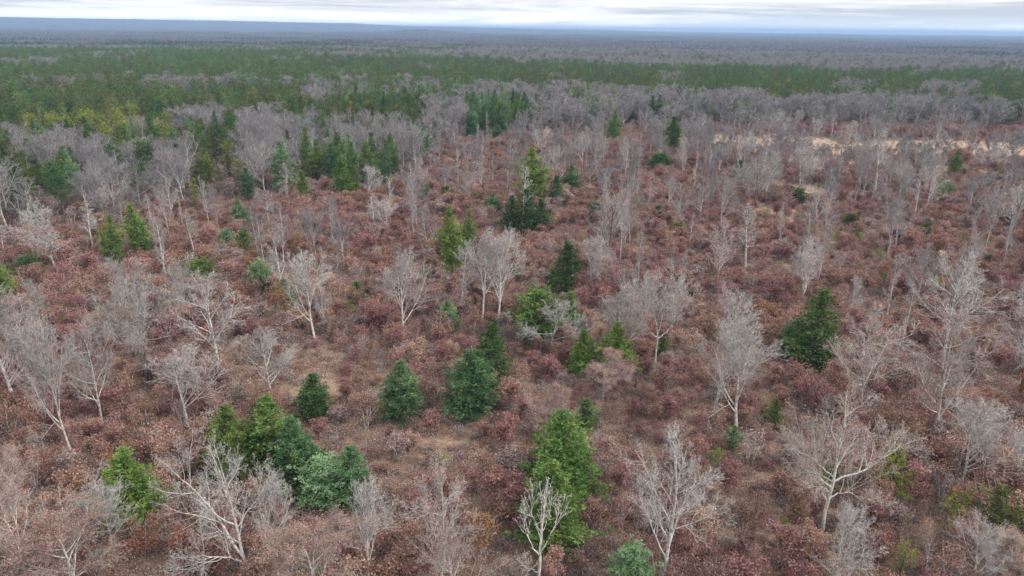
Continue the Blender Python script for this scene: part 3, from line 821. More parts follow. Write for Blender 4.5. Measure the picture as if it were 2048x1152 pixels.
HARDWOODS = [
 (1075,1192,955,92,'white_snag',None,'white leafless snag with upturned limbs in the lower middle','the white snag'),
 (514,1188,868,270,'two_stem_oak',None,'big pale two-stemmed bare oak with a long leaning left limb','the two-stemmed oak'),
 (226,1112,958,112,'vase_b',None,'small bare grey tree in front of the large lower left pine',''),
 (735,1185,945,116,'vase_a',None,'upright pale bare tree at the bottom, left of the middle','the upright pale bottom tree'),
 (878,1195,948,170,'oak_c',None,'pinkish bare oak in front of the bare grassy patch',''),
 (1322,1180,858,200,'oak_a',None,'wide fan-crowned bare oak at the bottom, right of the middle','the wide fan-crowned oak'),
 (1645,1240,985,130,'vase_a',None,'bare tree at the bottom below the big-limbed oak',''),
 (1645,1062,778,230,'right_limb_oak',None,'large pale bare oak with one long limb reaching right','the big-limbed oak'),
 (1722,832,600,170,'oak_c',None,'broad pinkish bare oak crown right of the tall dark pine','the broad pinkish oak'),
 (1472,888,640,140,'vase_b',None,'leaning white-barked bare tree right of the middle','the leaning white tree'),
 (1430,818,555,140,'vase_a',None,'tall straight bare tree behind the leaning white tree',''),
 (1307,758,530,122,'forked_oak',None,'white-trunked oak with a clear fork, right of the middle','the forked white oak'),
 (1232,742,560,100,'vase_c',None,'bare pale tree in front of a green pine, left of the forked oak',''),
 (1100,705,600,150,'low_a',None,'low spreading white-limbed bare tree before the wide rounded pine','the low spreading tree'),
 (965,648,458,96,'vase_b',None,'bare white tree, middle one of three by the tall bright pine',''),
 (996,658,448,112,'vase_a',None,'biggest bare grey tree, right one of three by the tall bright pine','the three bare grey trees'),
 (925,632,490,58,'slim_a',None,'slim white bare tree, left one of three by the tall bright pine',''),
 (805,690,498,110,'vase_c',None,'bare pale tree left above the central pine pair','the pale tree above the pair'),
 (632,692,500,104,'vase_b',None,'pale bare tree right of the slim white trunk','the tree beside the white trunk'),
 (568,617,450,40,'slim_a','bark_white','slim white-trunked bare tree, centre left','the slim white trunk'),
 (295,768,520,180,'low_b',None,'widest bare oak with a dark lower trunk, on the left','the widest dark-trunked oak'),
 (443,748,540,156,'oak_a',None,'bare oak with bright limbs right of the dark-trunked oak','the bright-limbed oak'),
 (545,803,648,112,'oak_b',None,'small pinkish round-crowned bare tree, left of centre','the small pinkish round tree'),
 (375,852,688,120,'vase_c',None,'pinkish bare tree in pale grass, in front of the bright-limbed oak',''),
 (208,858,636,104,'oak_b',None,'pale bare tree with a leaning trunk, on the left','the pale leaning left tree'),
 (150,930,640,104,'vase_b',None,'white-limbed bare tree whose trunk darkens at the base, far left',''),
 (38,830,570,150,'vase_c',None,'large bare tree with pale limbs at the left edge','the big left edge tree'),
 (1598,622,478,84,'vase_c',None,'pinkish bare tree up behind the tall dark right pine',''),
 (1882,745,500,150,'oak_a',None,'tall bare tree with a high grey crown, far right','the tall high-crowned tree'),
 (1870,905,618,150,'oak_c',None,'pale pinkish bare tree with a wide crown, far right',''),
 (1922,985,790,128,'vase_c',None,'bare white-trunked tree above the bottom right pines',''),
 (1930,1185,1030,116,'vase_b',None,'small bare tree in front of the bottom right pines',''),
 (2040,795,575,120,'vase_a','bark_dark','dark-footed bare tree at the right edge',''),
 (2025,1010,850,90,'oak_b',None,'pale bare tree at the right edge, lower down',''),
 (1842,1175,1080,34,'snag',None,'small broken white snag at the bottom right',''),
 (1430,575,440,76,'oak_c',None,'pinkish bare tree left of the grass patch pine',''),
 (1490,538,405,62,'slim_b',None,'thin bare tree just in front of the grass patch pine',''),
 (1182,592,468,70,'vase_c',None,'bare tree touching the dark column pine on its right',''),
 (1217,560,372,96,'vase_a','bark_dark','dark-trunked bare tree with a tall grey crown, upper middle','the dark-trunked upper tree'),
 (1045,468,328,26,'slim_a',None,'thin white trunk before the dark central cluster','the thin white trunk'),
 (750,472,388,64,'slim_a',None,'white bare tree below the brightest stand pine',''),
 (778,468,398,60,'vase_b',None,'white bare tree, right of its white neighbour below the stand',''),
 (735,405,325,76,'vase_a',None,'rounded pale grey tree in front of the dark stand',''),
 (115,548,395,104,'vase_a',None,'tall bare grey tree rising from the left wood edge','the tall left wood edge tree'),
 (186,498,400,62,'slim_a',None,'forked white bare tree left of the layered pine pair',''),
 (390,515,420,64,'slim_b',None,'thin bare tree right of the layered pine pair',''),
 (576,414,325,40,'slim_b',None,'reddish thin bare trunk before the tall grey-green pine',''),
 (1505,425,300,100,'low_b',None,'dark-limbed wide bare oak, upper right','the dark-limbed upper oak'),
 (1598,402,288,88,'vase_c',None,'pale bare tree with twin trunks, upper right',''),
 (1555,292,215,64,'low_b',None,'dark broad bare oak beside the dry grass opening','the oak beside the grass opening'),
 (1620,290,232,50,'vase_a',None,'grey bare tree right of the oak beside the grass opening',''),
 (1748,385,255,54,'slim_b',None,'thin pinkish bare tree, upper right',''),
 (1715,375,285,60,'vase_c',None,'bare tree left of the thin pinkish one, upper right',''),
 (1690,310,240,50,'oak_b',None,'reddish bare oak at the far side of the grass opening',''),
 (2025,485,360,76,'vase_a','bark_dark','dark-trunked bare tree at the right edge, upper part',''),
 (1790,500,400,50,'slim_b',None,'leaning thin bare tree, right of the low olive-green pine',''),
 (1975,350,285,60,'low_b',None,'dark bare oak between the far right pines',''),
 (60,1190,960,300,'leafy_b',None,'wide low oak full of pinkish tan leaves, bottom left corner','the tan-leaved corner oak'),
 (165,1215,1010,220,'leafy_a',None,'tan-leaved oak right of the corner oak, bottom left',''),
 (640,1230,1040,210,'leafy_a',None,'tan-leaved oak at the bottom right of the two-stemmed oak',''),
 (20,1010,880,130,'leafy_b',None,'pinkish tan-leaved oak at the left edge, lower part',''),
 (900,1220,1060,150,'leafy_b',None,'tan-leaved oak at the foot of the pinkish bare oak',''),
 (1205,800,700,90,'leafy_a',None,'tan-leaved oak in front of the vivid yellow-green pine',''),
 (1090,880,770,100,'leafy_a',None,'pinkish leafy oak behind the largest lower middle pine',''),
 (2010,1200,1075,140,'leafy_a',None,'tan-leaved oak in the bottom right corner',''),
 (440,860,800,90,'leafy_a',None,'tan-leaved oak behind the left pine clump',''),
]
SAPS = [
 (1010,905,828,86,'sap_0','maroon','rounded deep pink-maroon oak beside the leaf-strewn clearing','the rounded maroon oak'),
 (866,870,815,60,'sap_1','maroon','maroon oak between the soft blue-green pine and the central pair',''),
 (965,1110,1010,120,'sap_2','orange','orange-brown leafy oak left of the white snag','the orange-brown oak'),
 (380,1130,1045,110,'sap_3','orange','orange-brown leafy oak behind the foot of the two-stemmed oak',''),
 (290,1110,1045,90,'sap_4','orange','orange-brown oak at the right foot of the lower left pine',''),
 (460,1110,1020,100,'sap_0','russet','russet oak under the left limb of the two-stemmed oak',''),
 (1108,1160,1080,72,'sap_3','tan','pink-tan young oak right of the foot of the white snag',''),
 (1155,1150,1095,60,'sap_1','maroon','maroon young oak before the broad pine, bottom middle',''),
 (735,860,780,76,'sap_2','maroon','maroon oak left of the soft blue-green pine',''),
 (850,810,735,70,'sap_4','maroon','dark red oak between the soft blue-green pine and the pair',''),
 (640,880,838,56,'sap_0','maroon','small round maroon oak at the right of the left clump',''),
 (790,680,640,60,'sap_1','russet','russet oak near the pale tree above the pair',''),
 (1260,960,880,80,'sap_2','maroon','dark maroon oak left of the wide fan-crowned oak',''),
 (1560,1000,930,90,'sap_3','maroon','pink-edged maroon oak left of the big-limbed oak','the maroon thicket'),
 (1500,1060,985,90,'sap_4','maroon','dark maroon oak in front of the pink-edged one',''),
 (1450,990,920,80,'sap_0','maroon','maroon oak left in the thicket beside the big-limbed oak',''),
 (1590,1060,970,80,'sap_1','russet','russet oak right in the thicket beside the big-limbed oak',''),
 (560,640,570,70,'sap_2','orange','orange-red oak behind the slim white trunk',''),
 (140,530,470,80,'sap_3','tan','pinkish oak right of the low round left edge pine',''),
 (960,960,890,90,'sap_2','tan','pinkish oak on the right rim of the grassy patch',''),
 (1370,1150,1060,80,'sap_0','maroon','dark maroon oak at the foot of the wide fan-crowned oak',''),
 (760,1000,940,80,'sap_4','maroon','maroon oak right of the pale silvery pine',''),
]

# ------------------------------------------------------------------ where things grow, read off the photograph
def poly_in(px, py, poly):
    px = np.asarray(px, float); py = np.asarray(py, float)
    c = np.zeros(px.shape, bool)
    for (x1, y1), (x2, y2) in zip(poly, poly[1:] + poly[:1]):
        k = ((y1 > py) != (y2 > py)) & (px < (x2 - x1) * (py - y1) / ((y2 - y1) + 1e-12) + x1)
        c ^= k
    return c
EDGE = ([-400, 0, 300, 450, 600, 760, 850, 900, 1000, 1200, 1500, 1800, 2048, 2500], [475, 470, 440, 420, 412, 398, 335, 300, 278, 266, 262, 258, 266, 268])
FARL = ([-800, 0, 440, 700, 860, 1000, 1150, 1300, 1500, 1800, 2048, 2900], [96, 97, 98, 103, 112, 118, 124, 130, 133, 140, 146, 152])
NEARL = ([-800, 0, 330, 600, 700, 950, 1150, 1280, 1500, 1560, 1800, 1900, 2048, 2900], [158, 158, 152, 158, 150, 164, 160, 172, 174, 186, 180, 194, 202, 208])
STANDS = [  # canopy outlines in the photograph, needles
 ([(-600,165),(0,163),(330,160),(600,165),(618,192),(540,206),(450,196),(330,206),(0,212),(-600,214)], 'olive'),
 ([(-600,212),(0,212),(170,205),(335,208),(340,225),(220,243),(120,235),(0,232),(-600,236)], 'yellow'),
 ([(630,188),(700,180),(855,186),(862,212),(780,220),(640,222),(500,216)], 'olive'),
 ([(925,190),(1020,185),(1085,195),(1080,226),(1000,238),(930,226)], 'dark'),
 ([(330,240),(470,225),(490,250),(478,290),(420,300),(335,270)], 'olive'),
 ([(385,270),(478,275),(478,340),(440,352),(380,330)], 'yellow'),
 ([(-600,280),(0,283),(60,290),(130,308),(110,345),(0,332),(-600,335)], 'olive'),
 ([(195,265),(250,262),(240,303),(190,300)], 'olive'),
 ([(230,300),(300,292),(310,312),(240,325)], 'olive'),
 ([(600,275),(790,270),(810,330),(700,345),(600,330)], 'mid'),
 ([(1990,172),(2048,178),(2600,180),(2600,206),(2048,205),(1980,190)], 'olive'),
]
GREYIN = [(60, 124, 62, 8), (20, 167, 26, 7), (470, 161, 125, 5), (665, 152, 60, 4), (1345, 152, 28, 5), (1900, 172, 60, 6), (880, 132, 40, 4), (250, 118, 40, 3), (1700,165,40,4), (560,118,40,3), (1120, 148,30,3)]

def stand_class(x, y, h):
    """0 bare hardwood, 1 olive pine, 2 yellowish pine, 3 mid/dark pine, 4 none (open), for a tree of height h at x,y"""
    px, pt = project(x, y, terrain(x, y) + h)
    _, pb = project(x, y, terrain(x, y))
    jit = (fnoise(x, y, 45, 77) - .5) + (fnoise(x, y, 210, 78) - .5) * 1.1
    sc = np.clip((pt - 60) / 150.0, .1, 1)
    pj = pt + jit * 24 * sc
    cls = np.zeros(px.shape, int)
    far = np.interp(px, *FARL); near = np.interp(px, *NEARL)
    g = (pj > far) & (pj < near)
    cls[g] = 1
    cls[g & (fnoise(x, y, 120, 19) > .56)] = 3
    cls[g & (px < 420) & (pj > 136)] = 3
    cls[g & (fnoise(x + .35 * y, y, 170, 23) > np.where(px > 1000, .72, .62))] = 0
    for cx, cy, rx, ry in GREYIN:
        cls[((px - cx) / rx) ** 2 + ((pj - cy) / ry) ** 2 < 1] = 0
    for poly, k in STANDS:
        cls[poly_in(px, pj, poly)] = {'olive': 1, 'yellow': 2, 'mid': 3, 'dark': 3}[k]
    fy = np.interp(px, *EDGE) + jit * 14
    cls[pb > fy] = 4
    return cls, px, pt, pb

rng = np.random.default_rng(2024)
random.seed(5)
placed = []          # (x, y, radius) of everything pointed at
things = []          # dicts for labelling
def put(kind, name, cat, group, row):
    px, yb, yt, w, key, mt, label, ref = row
    x, y, h, wm = stand(px, yb, yt, w)
    bw, bh = BW[key]
    sz = h / bh; sx = wm / bw * (.94 if kind == 'bare' else 1)
    sx = min(max(sx, sz * .6), sz * (1.45 if kind == 'bare' else 1.9))
    rot = 0.0 if key in ('two_stem_oak', 'right_limb_oak', 'white_snag', 'forked_oak') else rng.uniform(0, 6.28)
    mats = None
    if kind in ('pine', 'jack', 'sap'): mats = {'crown': mt}
    elif mt: mats = {'trunk': mt}
    placed.append((x, y, wm * .5))
    things.append(dict(key=key, name=name, cat=cat, group=group, x=x, y=y, sx=sx, sz=sz, rot=rot, mats=mats, label=label, ref=ref, h=h, kind=kind, mt=mt))
G_PINE, G_JACK, G_BARE, G_SAP = 'pines scattered among the hardwoods', 'yellow-green pines in the open woodland', 'leafless hardwoods', 'young oaks holding dead leaves'
for r_ in CONIFERS: put('pine', 'pine_tree', 'pine tree', G_PINE, r_)
for r_ in JACKS: put('jack', 'jack_pine', 'jack pine', G_JACK, r_)
for r_ in HARDWOODS: put('bare', 'leafy_oak' if r_[4].startswith('leafy') else 'bare_tree', 'oak tree' if r_[4].startswith('leafy') else 'bare tree', G_BARE, r_)
for r_ in SAPS: put('sap', 'oak_sapling', 'young oak', G_SAP, r_)

def wedge(n, r0, r1, a=46, rng=rng):
    r = np.sqrt(rng.random(n) * (r1 ** 2 - r0 ** 2) + r0 ** 2)
    th = np.radians(rng.uniform(-a, a, n))
    return r * np.sin(th), r * np.cos(th)

def thin(x, y, d):
    """keep points at least about d apart (grid test)"""
    keep = []; grid = {}
    for i in range(len(x)):
        k = (int(math.floor(x[i] / d)), int(math.floor(y[i] / d)))
        ok = True
        for a in (-1, 0, 1):
            for b in (-1, 0, 1):
                for j in grid.get((k[0] + a, k[1] + b), ()):
                    if (x[i] - x[j]) ** 2 + (y[i] - y[j]) ** 2 < d * d: ok = False; break
                if not ok: break
            if not ok: break
        if ok: keep.append(i); grid.setdefault(k, []).append(i)
    return np.array(keep, int)

def clear_of(x, y, m, kinds=None):
    ok = np.ones(len(x), bool)
    for (a, b, r), t in zip(placed, things):
        if kinds and t['kind'] not in kinds: continue
        ok &= (x - a) ** 2 + (y - b) ** 2 > (r * .8 + m) ** 2
    return ok

FRONT = [(r_[0], r_[1], r_[2], r_[3]) for r_ in CONIFERS + JACKS + HARDWOODS[:48]]
def unscreened(x, y, h):
    # the photograph shows these trees standing free: nothing tall grows just in front of them
    px, pb = project(x, y, np.zeros(len(x))); _, pt = project(x, y, np.zeros(len(x)) + h)
    ok = np.ones(len(x), bool)
    for a, b_, t_, w in FRONT:
        hit = (np.abs(px - a) < w * .4 + (pb - pt) * .10) & (pb > b_ - 2) & (pt < b_ - .15 * (b_ - t_))
        ok &= ~hit
    return ok
# --- hardwoods of the open woodland and the near wood edge
bare_pts, pine_pts = [], []
x, y = wedge(9000, 40, 420, 48); k = thin(x, y, 6.2); x, y = x[k], y[k]
cls, px, pt, pb = stand_class(x, y, 13.0)
opn = (cls == 4) & clear_of(x, y, 3.2) & unscreened(x, y, 11.0)
dist = np.hypot(x, y)
clump = fnoise(x, y, 38, 3)
dens = np.interp(dist, [50, 90, 150, 220, 330, 420], [.12, .26, .62, .78, .75, .6]) * (.35 + 1.3 * clump)
dens *= 1 - .75 * np.clip(grass_at(x, y), 0, 1)
sel = opn & (rng.random(len(x)) < dens)
for i in np.where(sel)[0]:
    key = random.choices(['vase_c', 'vase_a', 'vase_b', 'vase_d', 'oak_a', 'oak_b', 'oak_c', 'oak_d', 'slim_a', 'slim_b', 'slim_c', 'slim_d', 'low_b'], [2, 2, 2, 2, 2, 2, 2, 2, 2, 3, 3, 3, .6])[0]
    hh = rng.uniform(8.5, 15.5) if dist[i] > 120 else rng.uniform(6, 11)
    bare_pts.append((x[i], y[i], hh, key, 2 if dist[i] > 140 and rng.random() < .5 else 0))
# --- the dense woods
x, y = wedge(110000, 150, 1500, 44); k = thin(x, y, 4.7); x, y = x[k], y[k]
cls, px, pt, pb = stand_class(x, y, 13.0)
dist = np.hypot(x, y); ok = clear_of(x, y, 2.0) & ((dist > 300) | unscreened(x, y, 9.0))
n3 = fnoise(x, y, 60, 55)
for i in np.where(ok)[0]:
    c = cls[i]
    if c == 4 or (c in (1, 2) and rng.random() < .12): continue
    if c == 0 and rng.random() < (.12 + .48 * (n3[i] > .50)) * (1.3 if px[i] < 950 else .5): c = random.choice([1, 3, 3, 3])
    if c == 0:
        key = random.choice(['vase_a', 'vase_c', 'oak_a', 'oak_b', 'vase_b'])
        bare_pts.append((x[i], y[i], rng.uniform(12, 17.5), key, 1))
    else:
        if c == 1 and rng.random() < .30: c = random.choice([2, 2, 3])
        key = {1: random.choice(['red_a', 'red_b']), 2: random.choice(['red_b', 'red_a', 'jack_a']), 3: random.choice(['tall_a', 'tall_b', 'cone_a'])}[c]
        hh = {1: rng.uniform(10.5, 17), 2: rng.uniform(8, 14), 3: rng.uniform(12, 18)}[c]
        mt = {1: random.choice(['olive', 'olive', 'dark']), 2: random.choice(['yellow', 'olive']), 3: random.choice(['dark', 'mid', 'blue', 'pale'] if dist[i] < 480 else ['dark', 'olive', 'mid'])}[c]
        pine_pts.append((x[i], y[i], hh, key, mt))
# --- small conifers seeding into the open woodland
x, y = wedge(700, 150, 400, 44); cls, px, pt, pb = stand_class(x, y, 4.0)
x, y = x[cls == 4], y[cls == 4]; ok = clear_of(x, y, 2.0) & (fnoise(x, y, 50, 88) > .45)
for i in np.where(ok)[0]:
    if rng.random() < .42: pine_pts.append((x[i], y[i], rng.uniform(1.6, 4.8), random.choice(['small_a', 'small_b', 'round_a', 'jack_b']), random.choice(['mid', 'dark', 'olive', 'blue', 'yellow'])))

def in_frame(p, z=5.0, m=20):
    a, b = project(p[0], p[1], z)
    return -m < a < W0 + m and b < H0 + m
def size_px(p): return p[2] / math.hypot(p[0], p[1])
def split(pts, room):
    v = [p for p in pts if in_frame(p)]; o = [p for p in pts if not in_frame(p)]
    v.sort(key=lambda p: -size_px(p))
    return v[:room], v[room:] + o
nb = sum(t['name'] == 'bare_tree' for t in things)
bare_ind, bare_rest = split(bare_pts, 300 - nb)
npn = sum(t['kind'] == 'pine' for t in things)
pine_ind, pine_rest = split(pine_pts, 296 - npn)
LOOKB = {'vase_a': 'grey bare tree', 'vase_b': 'white-limbed bare tree', 'vase_c': 'pale bare tree', 'oak_a': 'broad grey bare oak', 'oak_b': 'pinkish bare oak', 'oak_c': 'pink-twigged bare oak with few leaves',
 'vase_d': 'slender grey bare tree', 'oak_d': 'irregular grey bare oak', 'slim_c': 'thin grey pole-like tree', 'slim_d': 'thin pinkish pole-like tree', 'slim_a': 'slim white bare tree', 'slim_b': 'thin bare tree', 'low_b': 'dark-trunked bare oak'}
LOOKP = {'olive': 'olive', 'yellow': 'yellowish', 'dark': 'dark green', 'mid': 'green', 'blue': 'blue-green', 'pale': 'pale green', 'bright': 'bright green'}
for (x, y, h, key, f) in bare_ind:
    bw, bh = BW[key]; s = h / bh
    things.append(dict(key=key, name='bare_tree', cat='bare tree', group=G_BARE, x=x, y=y, sx=s * rng.uniform(.62, .98) * (1.55 if f == 1 else 1), sz=s, rot=rng.uniform(0, 6.28), mats=({'crown': 'bark_wood'} if f else None), label=None, look=('greyer ' if f else '') + LOOKB[key], ref='', h=h, kind='bare', mt=None))
for (x, y, h, key, mt) in pine_ind:
    bw, bh = BW[key]; s = h / bh
    lk = LOOKP[mt] + (' small pine' if h < 6 else ' crowded pine' if key.startswith('red') else ' tall pine')
    things.append(dict(key=key, name='pine_tree', cat='pine tree', group=G_PINE, x=x, y=y, sx=s * rng.uniform(.95, 1.25), sz=s, rot=rng.uniform(0, 6.28), mats={'crown': mt}, label=None, look=lk, ref='', h=h, kind='pine', mt=mt))

# --- oak scrub: saplings everywhere in the open woodland and under the wood edge
x, y = wedge(90000, 38, 560, 48); k = thin(x, y, 1.8); x, y = x[k], y[k]
cls, px, pt, pb = stand_class(x, y, 3.0)
edge = np.interp(px, *EDGE)
g = grass_at(x, y)
cl = fnoise(x, y, 16, 61); c2 = fnoise(x, y, 34, 62)
dens = np.clip((.62 + 1.7 * (cl - .32)), .2, 1.0) * (1 - .93 * np.clip(g * 1.1, 0, 1))
ok = (pb > edge - np.where(px < 800, 200, 60)) & clear_of(x, y, .9, ('pine', 'sap', 'jack')) & (rng.random(len(x)) < dens)
sap_pts = []
dist = np.hypot(x, y)
for i in np.where(ok)[0]:
    hh = rng.uniform(1.6, 4.6) * (.6 + .9 * cl[i])
    if rng.random() < .16: hh = rng.uniform(3.4, 5.6)
    v = c2[i] + rng.normal() * .10
    warm = x[i] < 0
    mt = 'maroon' if v > .47 else 'russet' if v > .36 else random.choice(['tan', 'orange', 'russet', 'russet', 'brush'])
    if rng.random() < .08: mt = 'tan'
    if warm and rng.random() < .2: mt = 'russet'
    if rng.random() < .15: mt = 'brush'
    if pb[i] < edge[i] - 4 and rng.random() < .7: mt = 'brush'
    sap_pts.append((x[i], y[i], hh, 'sap_%d' % random.randrange(7), mt))
nsp = sum(t['kind'] == 'sap' for t in things)
sap_ind, sap_rest = split(sap_pts, 298 - nsp)
LOOKS = {'maroon': 'maroon young oak', 'russet': 'russet young oak', 'tan': 'pinkish tan young oak', 'orange': 'orange-brown young oak', 'brush': 'grey-brown thin young oak'}
for (x, y, h, key, mt) in sap_ind:
    s = h / 4.5
    things.append(dict(key=key, name='oak_sapling', cat='young oak', group=G_SAP, x=x, y=y, sx=s * rng.uniform(.85, 1.25), sz=s, rot=rng.uniform(0, 6.28), mats={'crown': mt}, label=None, look=LOOKS[mt], ref='', h=h, kind='sap', mt=mt))

# --- labels: those drawn by hand keep theirs, the others say where they stand by the nearest landmark
ORD = ['nearest', 'second', 'third', 'fourth', 'fifth', 'sixth', 'seventh', 'eighth', 'ninth', 'tenth', 'eleventh', 'twelfth']
marks = [t for t in things if t['ref']]
mp_ = np.array([project(t['x'], t['y'], 1.0) for t in marks])
buckets = {}
for t in things:
    if t['label']: continue
    a, b = project(t['x'], t['y'], 1.0)
    d2 = ((mp_[:, 0] - a) ** 2 + ((mp_[:, 1] - b) * 1.6) ** 2)
    j = int(np.argmin(d2)); dx, dy = a - mp_[j, 0], b - mp_[j, 1]
    if abs(dx) > abs(dy) * 1.1: rel = 'to the left of' if dx < 0 else 'to the right of'
    else: rel = 'behind' if dy < 0 else 'in front of'
    buckets.setdefault((t['look'], rel, j), []).append((d2[j], t))
for (look, rel, j), lst in buckets.items():
    lst.sort(key=lambda q: q[0])
    for q, (d, t) in enumerate(lst):
        o = ORD[q] if q < len(ORD) else 'far'
        if len(lst) == 1: o = 'only'
        t['label'] = ('%s %s %s %s' % (o, look, rel, marks[j]['ref'])).replace('to the left of', 'left of').replace('to the right of', 'right of').replace(' with few leaves', '')
for t in things:
    plant_thing(t['key'], t['name'], t['label'], t['cat'], t['x'], t['y'], t['sx'], t['sz'], t['rot'], t['mats'], t['group'])

# ------------------------------------------------------------------ masses
def sgl(key, mt=None, nm=None):
    g = Geo(); mats = []
    parts = PROTO[key]
    # the stored meshes are re-read so that the mass uses the very same plant
    for i, (n_, me, m_) in enumerate(parts):
        vv = np.empty(len(me.vertices) * 3, np.float32); me.vertices.foreach_get('co', vv)
        lv = np.empty(len(me.loops), np.int32); me.loops.foreach_get('vertex_index', lv)
        q = lv.reshape(-1, 4)
        tq = np.zeros(len(q)); a = me.attributes.get('tint')
        if a: b_ = np.empty(len(q), np.float32); a.data.foreach_get('value', b_); tq = b_
        g.add(vv.reshape(-1, 3), Q=q, tq=tq, mi=i)
        mats.append(M[mt if (mt and n_ == 'crown') else m_])
    return bpy.data.objects.new(nm or key + '_mass', g.mesh((nm or key) + '_mass', mats))

# lighter plants for far away
def far_bare(seed, h=14):
    s, t_, _ = bare_tree(seed, h, 'vase' if seed % 2 else 'oak', .74, .030)
    return single('far_bare_%d' % seed, [(s, 'bark_grey'), (t_, 'bark_wood')])
def far_pine(seed, mat, **kw):
    s, f, _ = pine(seed=seed, tuft=.95, k=3, step=1.1, nc=3, cr_=.7, **kw)
    return single('far_pine_%s_%d' % (mat, seed), [(s, 'bark_dark'), (f, mat)])
fb = [far_bare(301 + i) for i in range(5)]
fb_h = 14.0
fp = {1: [far_pine(311, 'olive', h=15, w=8.0, prof='plume', whorl=1.1, nb=6, z0=.35), far_pine(312, 'dark', h=15, w=7.5, prof='plume', whorl=1.1, nb=6, z0=.38), far_pine(313, 'olive', h=15, w=7.5, prof='round', whorl=1.1, nb=6, z0=.35)],
      2: [far_pine(314, 'yellow', h=15, w=8.8, prof='plume', whorl=1.1, nb=6, z0=.3), far_pine(315, 'olive', h=15, w=8.8, prof='round', whorl=1.1, nb=5, z0=.3)],
      3: [far_pine(316, 'dark', h=15, w=8.1, prof='tall', whorl=1.0, nb=6, z0=.15), far_pine(317, 'mid', h=15, w=8.1, prof='cone', whorl=1.0, nb=6, z0=.1), far_pine(318, 'blue', h=15, w=8.8, prof='tall', whorl=1.0, nb=6, z0=.15)]}
pr = [p for p in bare_rest]
mass('bare_woods', 'dense grey-purple leafless hardwood forest in the middle distance',
     [(x, y, 0, rng.uniform(0, 6.28), h / fb_h * (rng.uniform(1.4, 1.9) if f == 1 else rng.uniform(1.0, 1.3)), h / fb_h, rng.integers(0, 5)) for (x, y, h, k_, f) in pr], fb)
flat = fp[1] + fp[2] + fp[3]
MK = {'olive': [0, 2, 4], 'yellow': [3], 'dark': [1, 5], 'mid': [6], 'blue': [7], 'pale': [6]}
mass('pine_woods', 'dark olive-green pine plantations standing in bands across the far wood',
     [(x, y, 0, rng.uniform(0, 6.28), h / 15 * (rng.uniform(.85, 1.15)), h / 15, random.choice(MK[mt])) for (x, y, h, k_, mt) in pine_rest], flat)
# scrub: same saplings
srcs, where = [], {}
for mt in ('maroon', 'russet', 'tan', 'orange', 'brush'):
    for q in range(3):
        where.setdefault(mt, []).append(len(srcs)); srcs.append(sgl('sap_%d' % ((q + len(srcs)) % 7), mt, 'scrub_%s_%d' % (mt, q)))
mass('oak_scrub', 'maroon and russet oak scrub covering the open woodland floor',
     [(x, y, 0, rng.uniform(0, 6.28), h / 4.5 * rng.uniform(.9, 1.35), h / 4.5, random.choice(where[mt])) for (x, y, h, k_, mt) in sap_rest], srcs)
# low brush and standing dead weeds
def tuft_plant(seed, mt, h=.7, w=1.1, nleaf=170, ntw=26):
    r = np.random.default_rng(seed); st, lf = Geo(), Geo(); L_ = []
    for i in range(ntw):
        a = r.uniform(0, 6.28); d = norm(np.array([math.cos(a) * .6, math.sin(a) * .6, r.uniform(.5, 1.6)]))
        L_.append((limb_path(np.array([r.normal() * w * .2, r.normal() * w * .2, 0]), d, h * r.uniform(.5, 1.1), 3, .15, .05, r), np.array([.010, .008, .006])))
    tubes(st, L_, 3, r)
    C = r.normal(size=(nleaf, 3)) * np.array([w * .36, w * .36, h * .28]) + np.array([0, 0, h * .45]); C[:, 2] = np.abs(C[:, 2]) + .03
    leaf_quads(lf, C, .11, r)
    return single('brush_%s_%d' % (mt, seed), [(st, 'bark_pink'), (lf, mt)])
bs = [tuft_plant(401, 'brush'), tuft_plant(402, 'maroon'), tuft_plant(403, 'russet'), tuft_plant(404, 'tan'), tuft_plant(405, 'brush', .9, 1.3, 60, 60)]
x, y = wedge(190000, 38, 560, 48)
w_ = 1 / np.hypot(x, y); kp = rng.random(len(x)) < np.clip(w_ * 190, .35, 1); x, y = x[kp], y[kp]
_, px = None, project(x, y, np.zeros(len(x)))[0]; pb = project(x, y, np.zeros(len(x)))[1]
g = grass_at(x, y)
ok = (pb > np.interp(px, *EDGE) - np.where(px < 800, 200, 60)) & (rng.random(len(x)) > g * 1.0)
x, y = x[ok], y[ok]
c2 = fnoise(x, y, 26, 162) + rng.normal(size=len(x)) * .13
kk = np.where(c2 > .56, 1, np.where(c2 > .46, 2, np.where(c2 > .38, 0, 3))); r_ = rng.random(len(x)); kk = np.where(r_ < .2, 0, np.where(r_ < .35, 4, kk))
sc_ = rng.uniform(.5, 1.5, len(x))
mass('undergrowth', 'low brushy undergrowth of twigs and dead leaves on the woodland floor',
     np.stack([x, y, np.zeros(len(x)), rng.uniform(0, 6.28, len(x)), sc_, sc_ * rng.uniform(.6, 1.3, len(x)), kk], 1), bs)

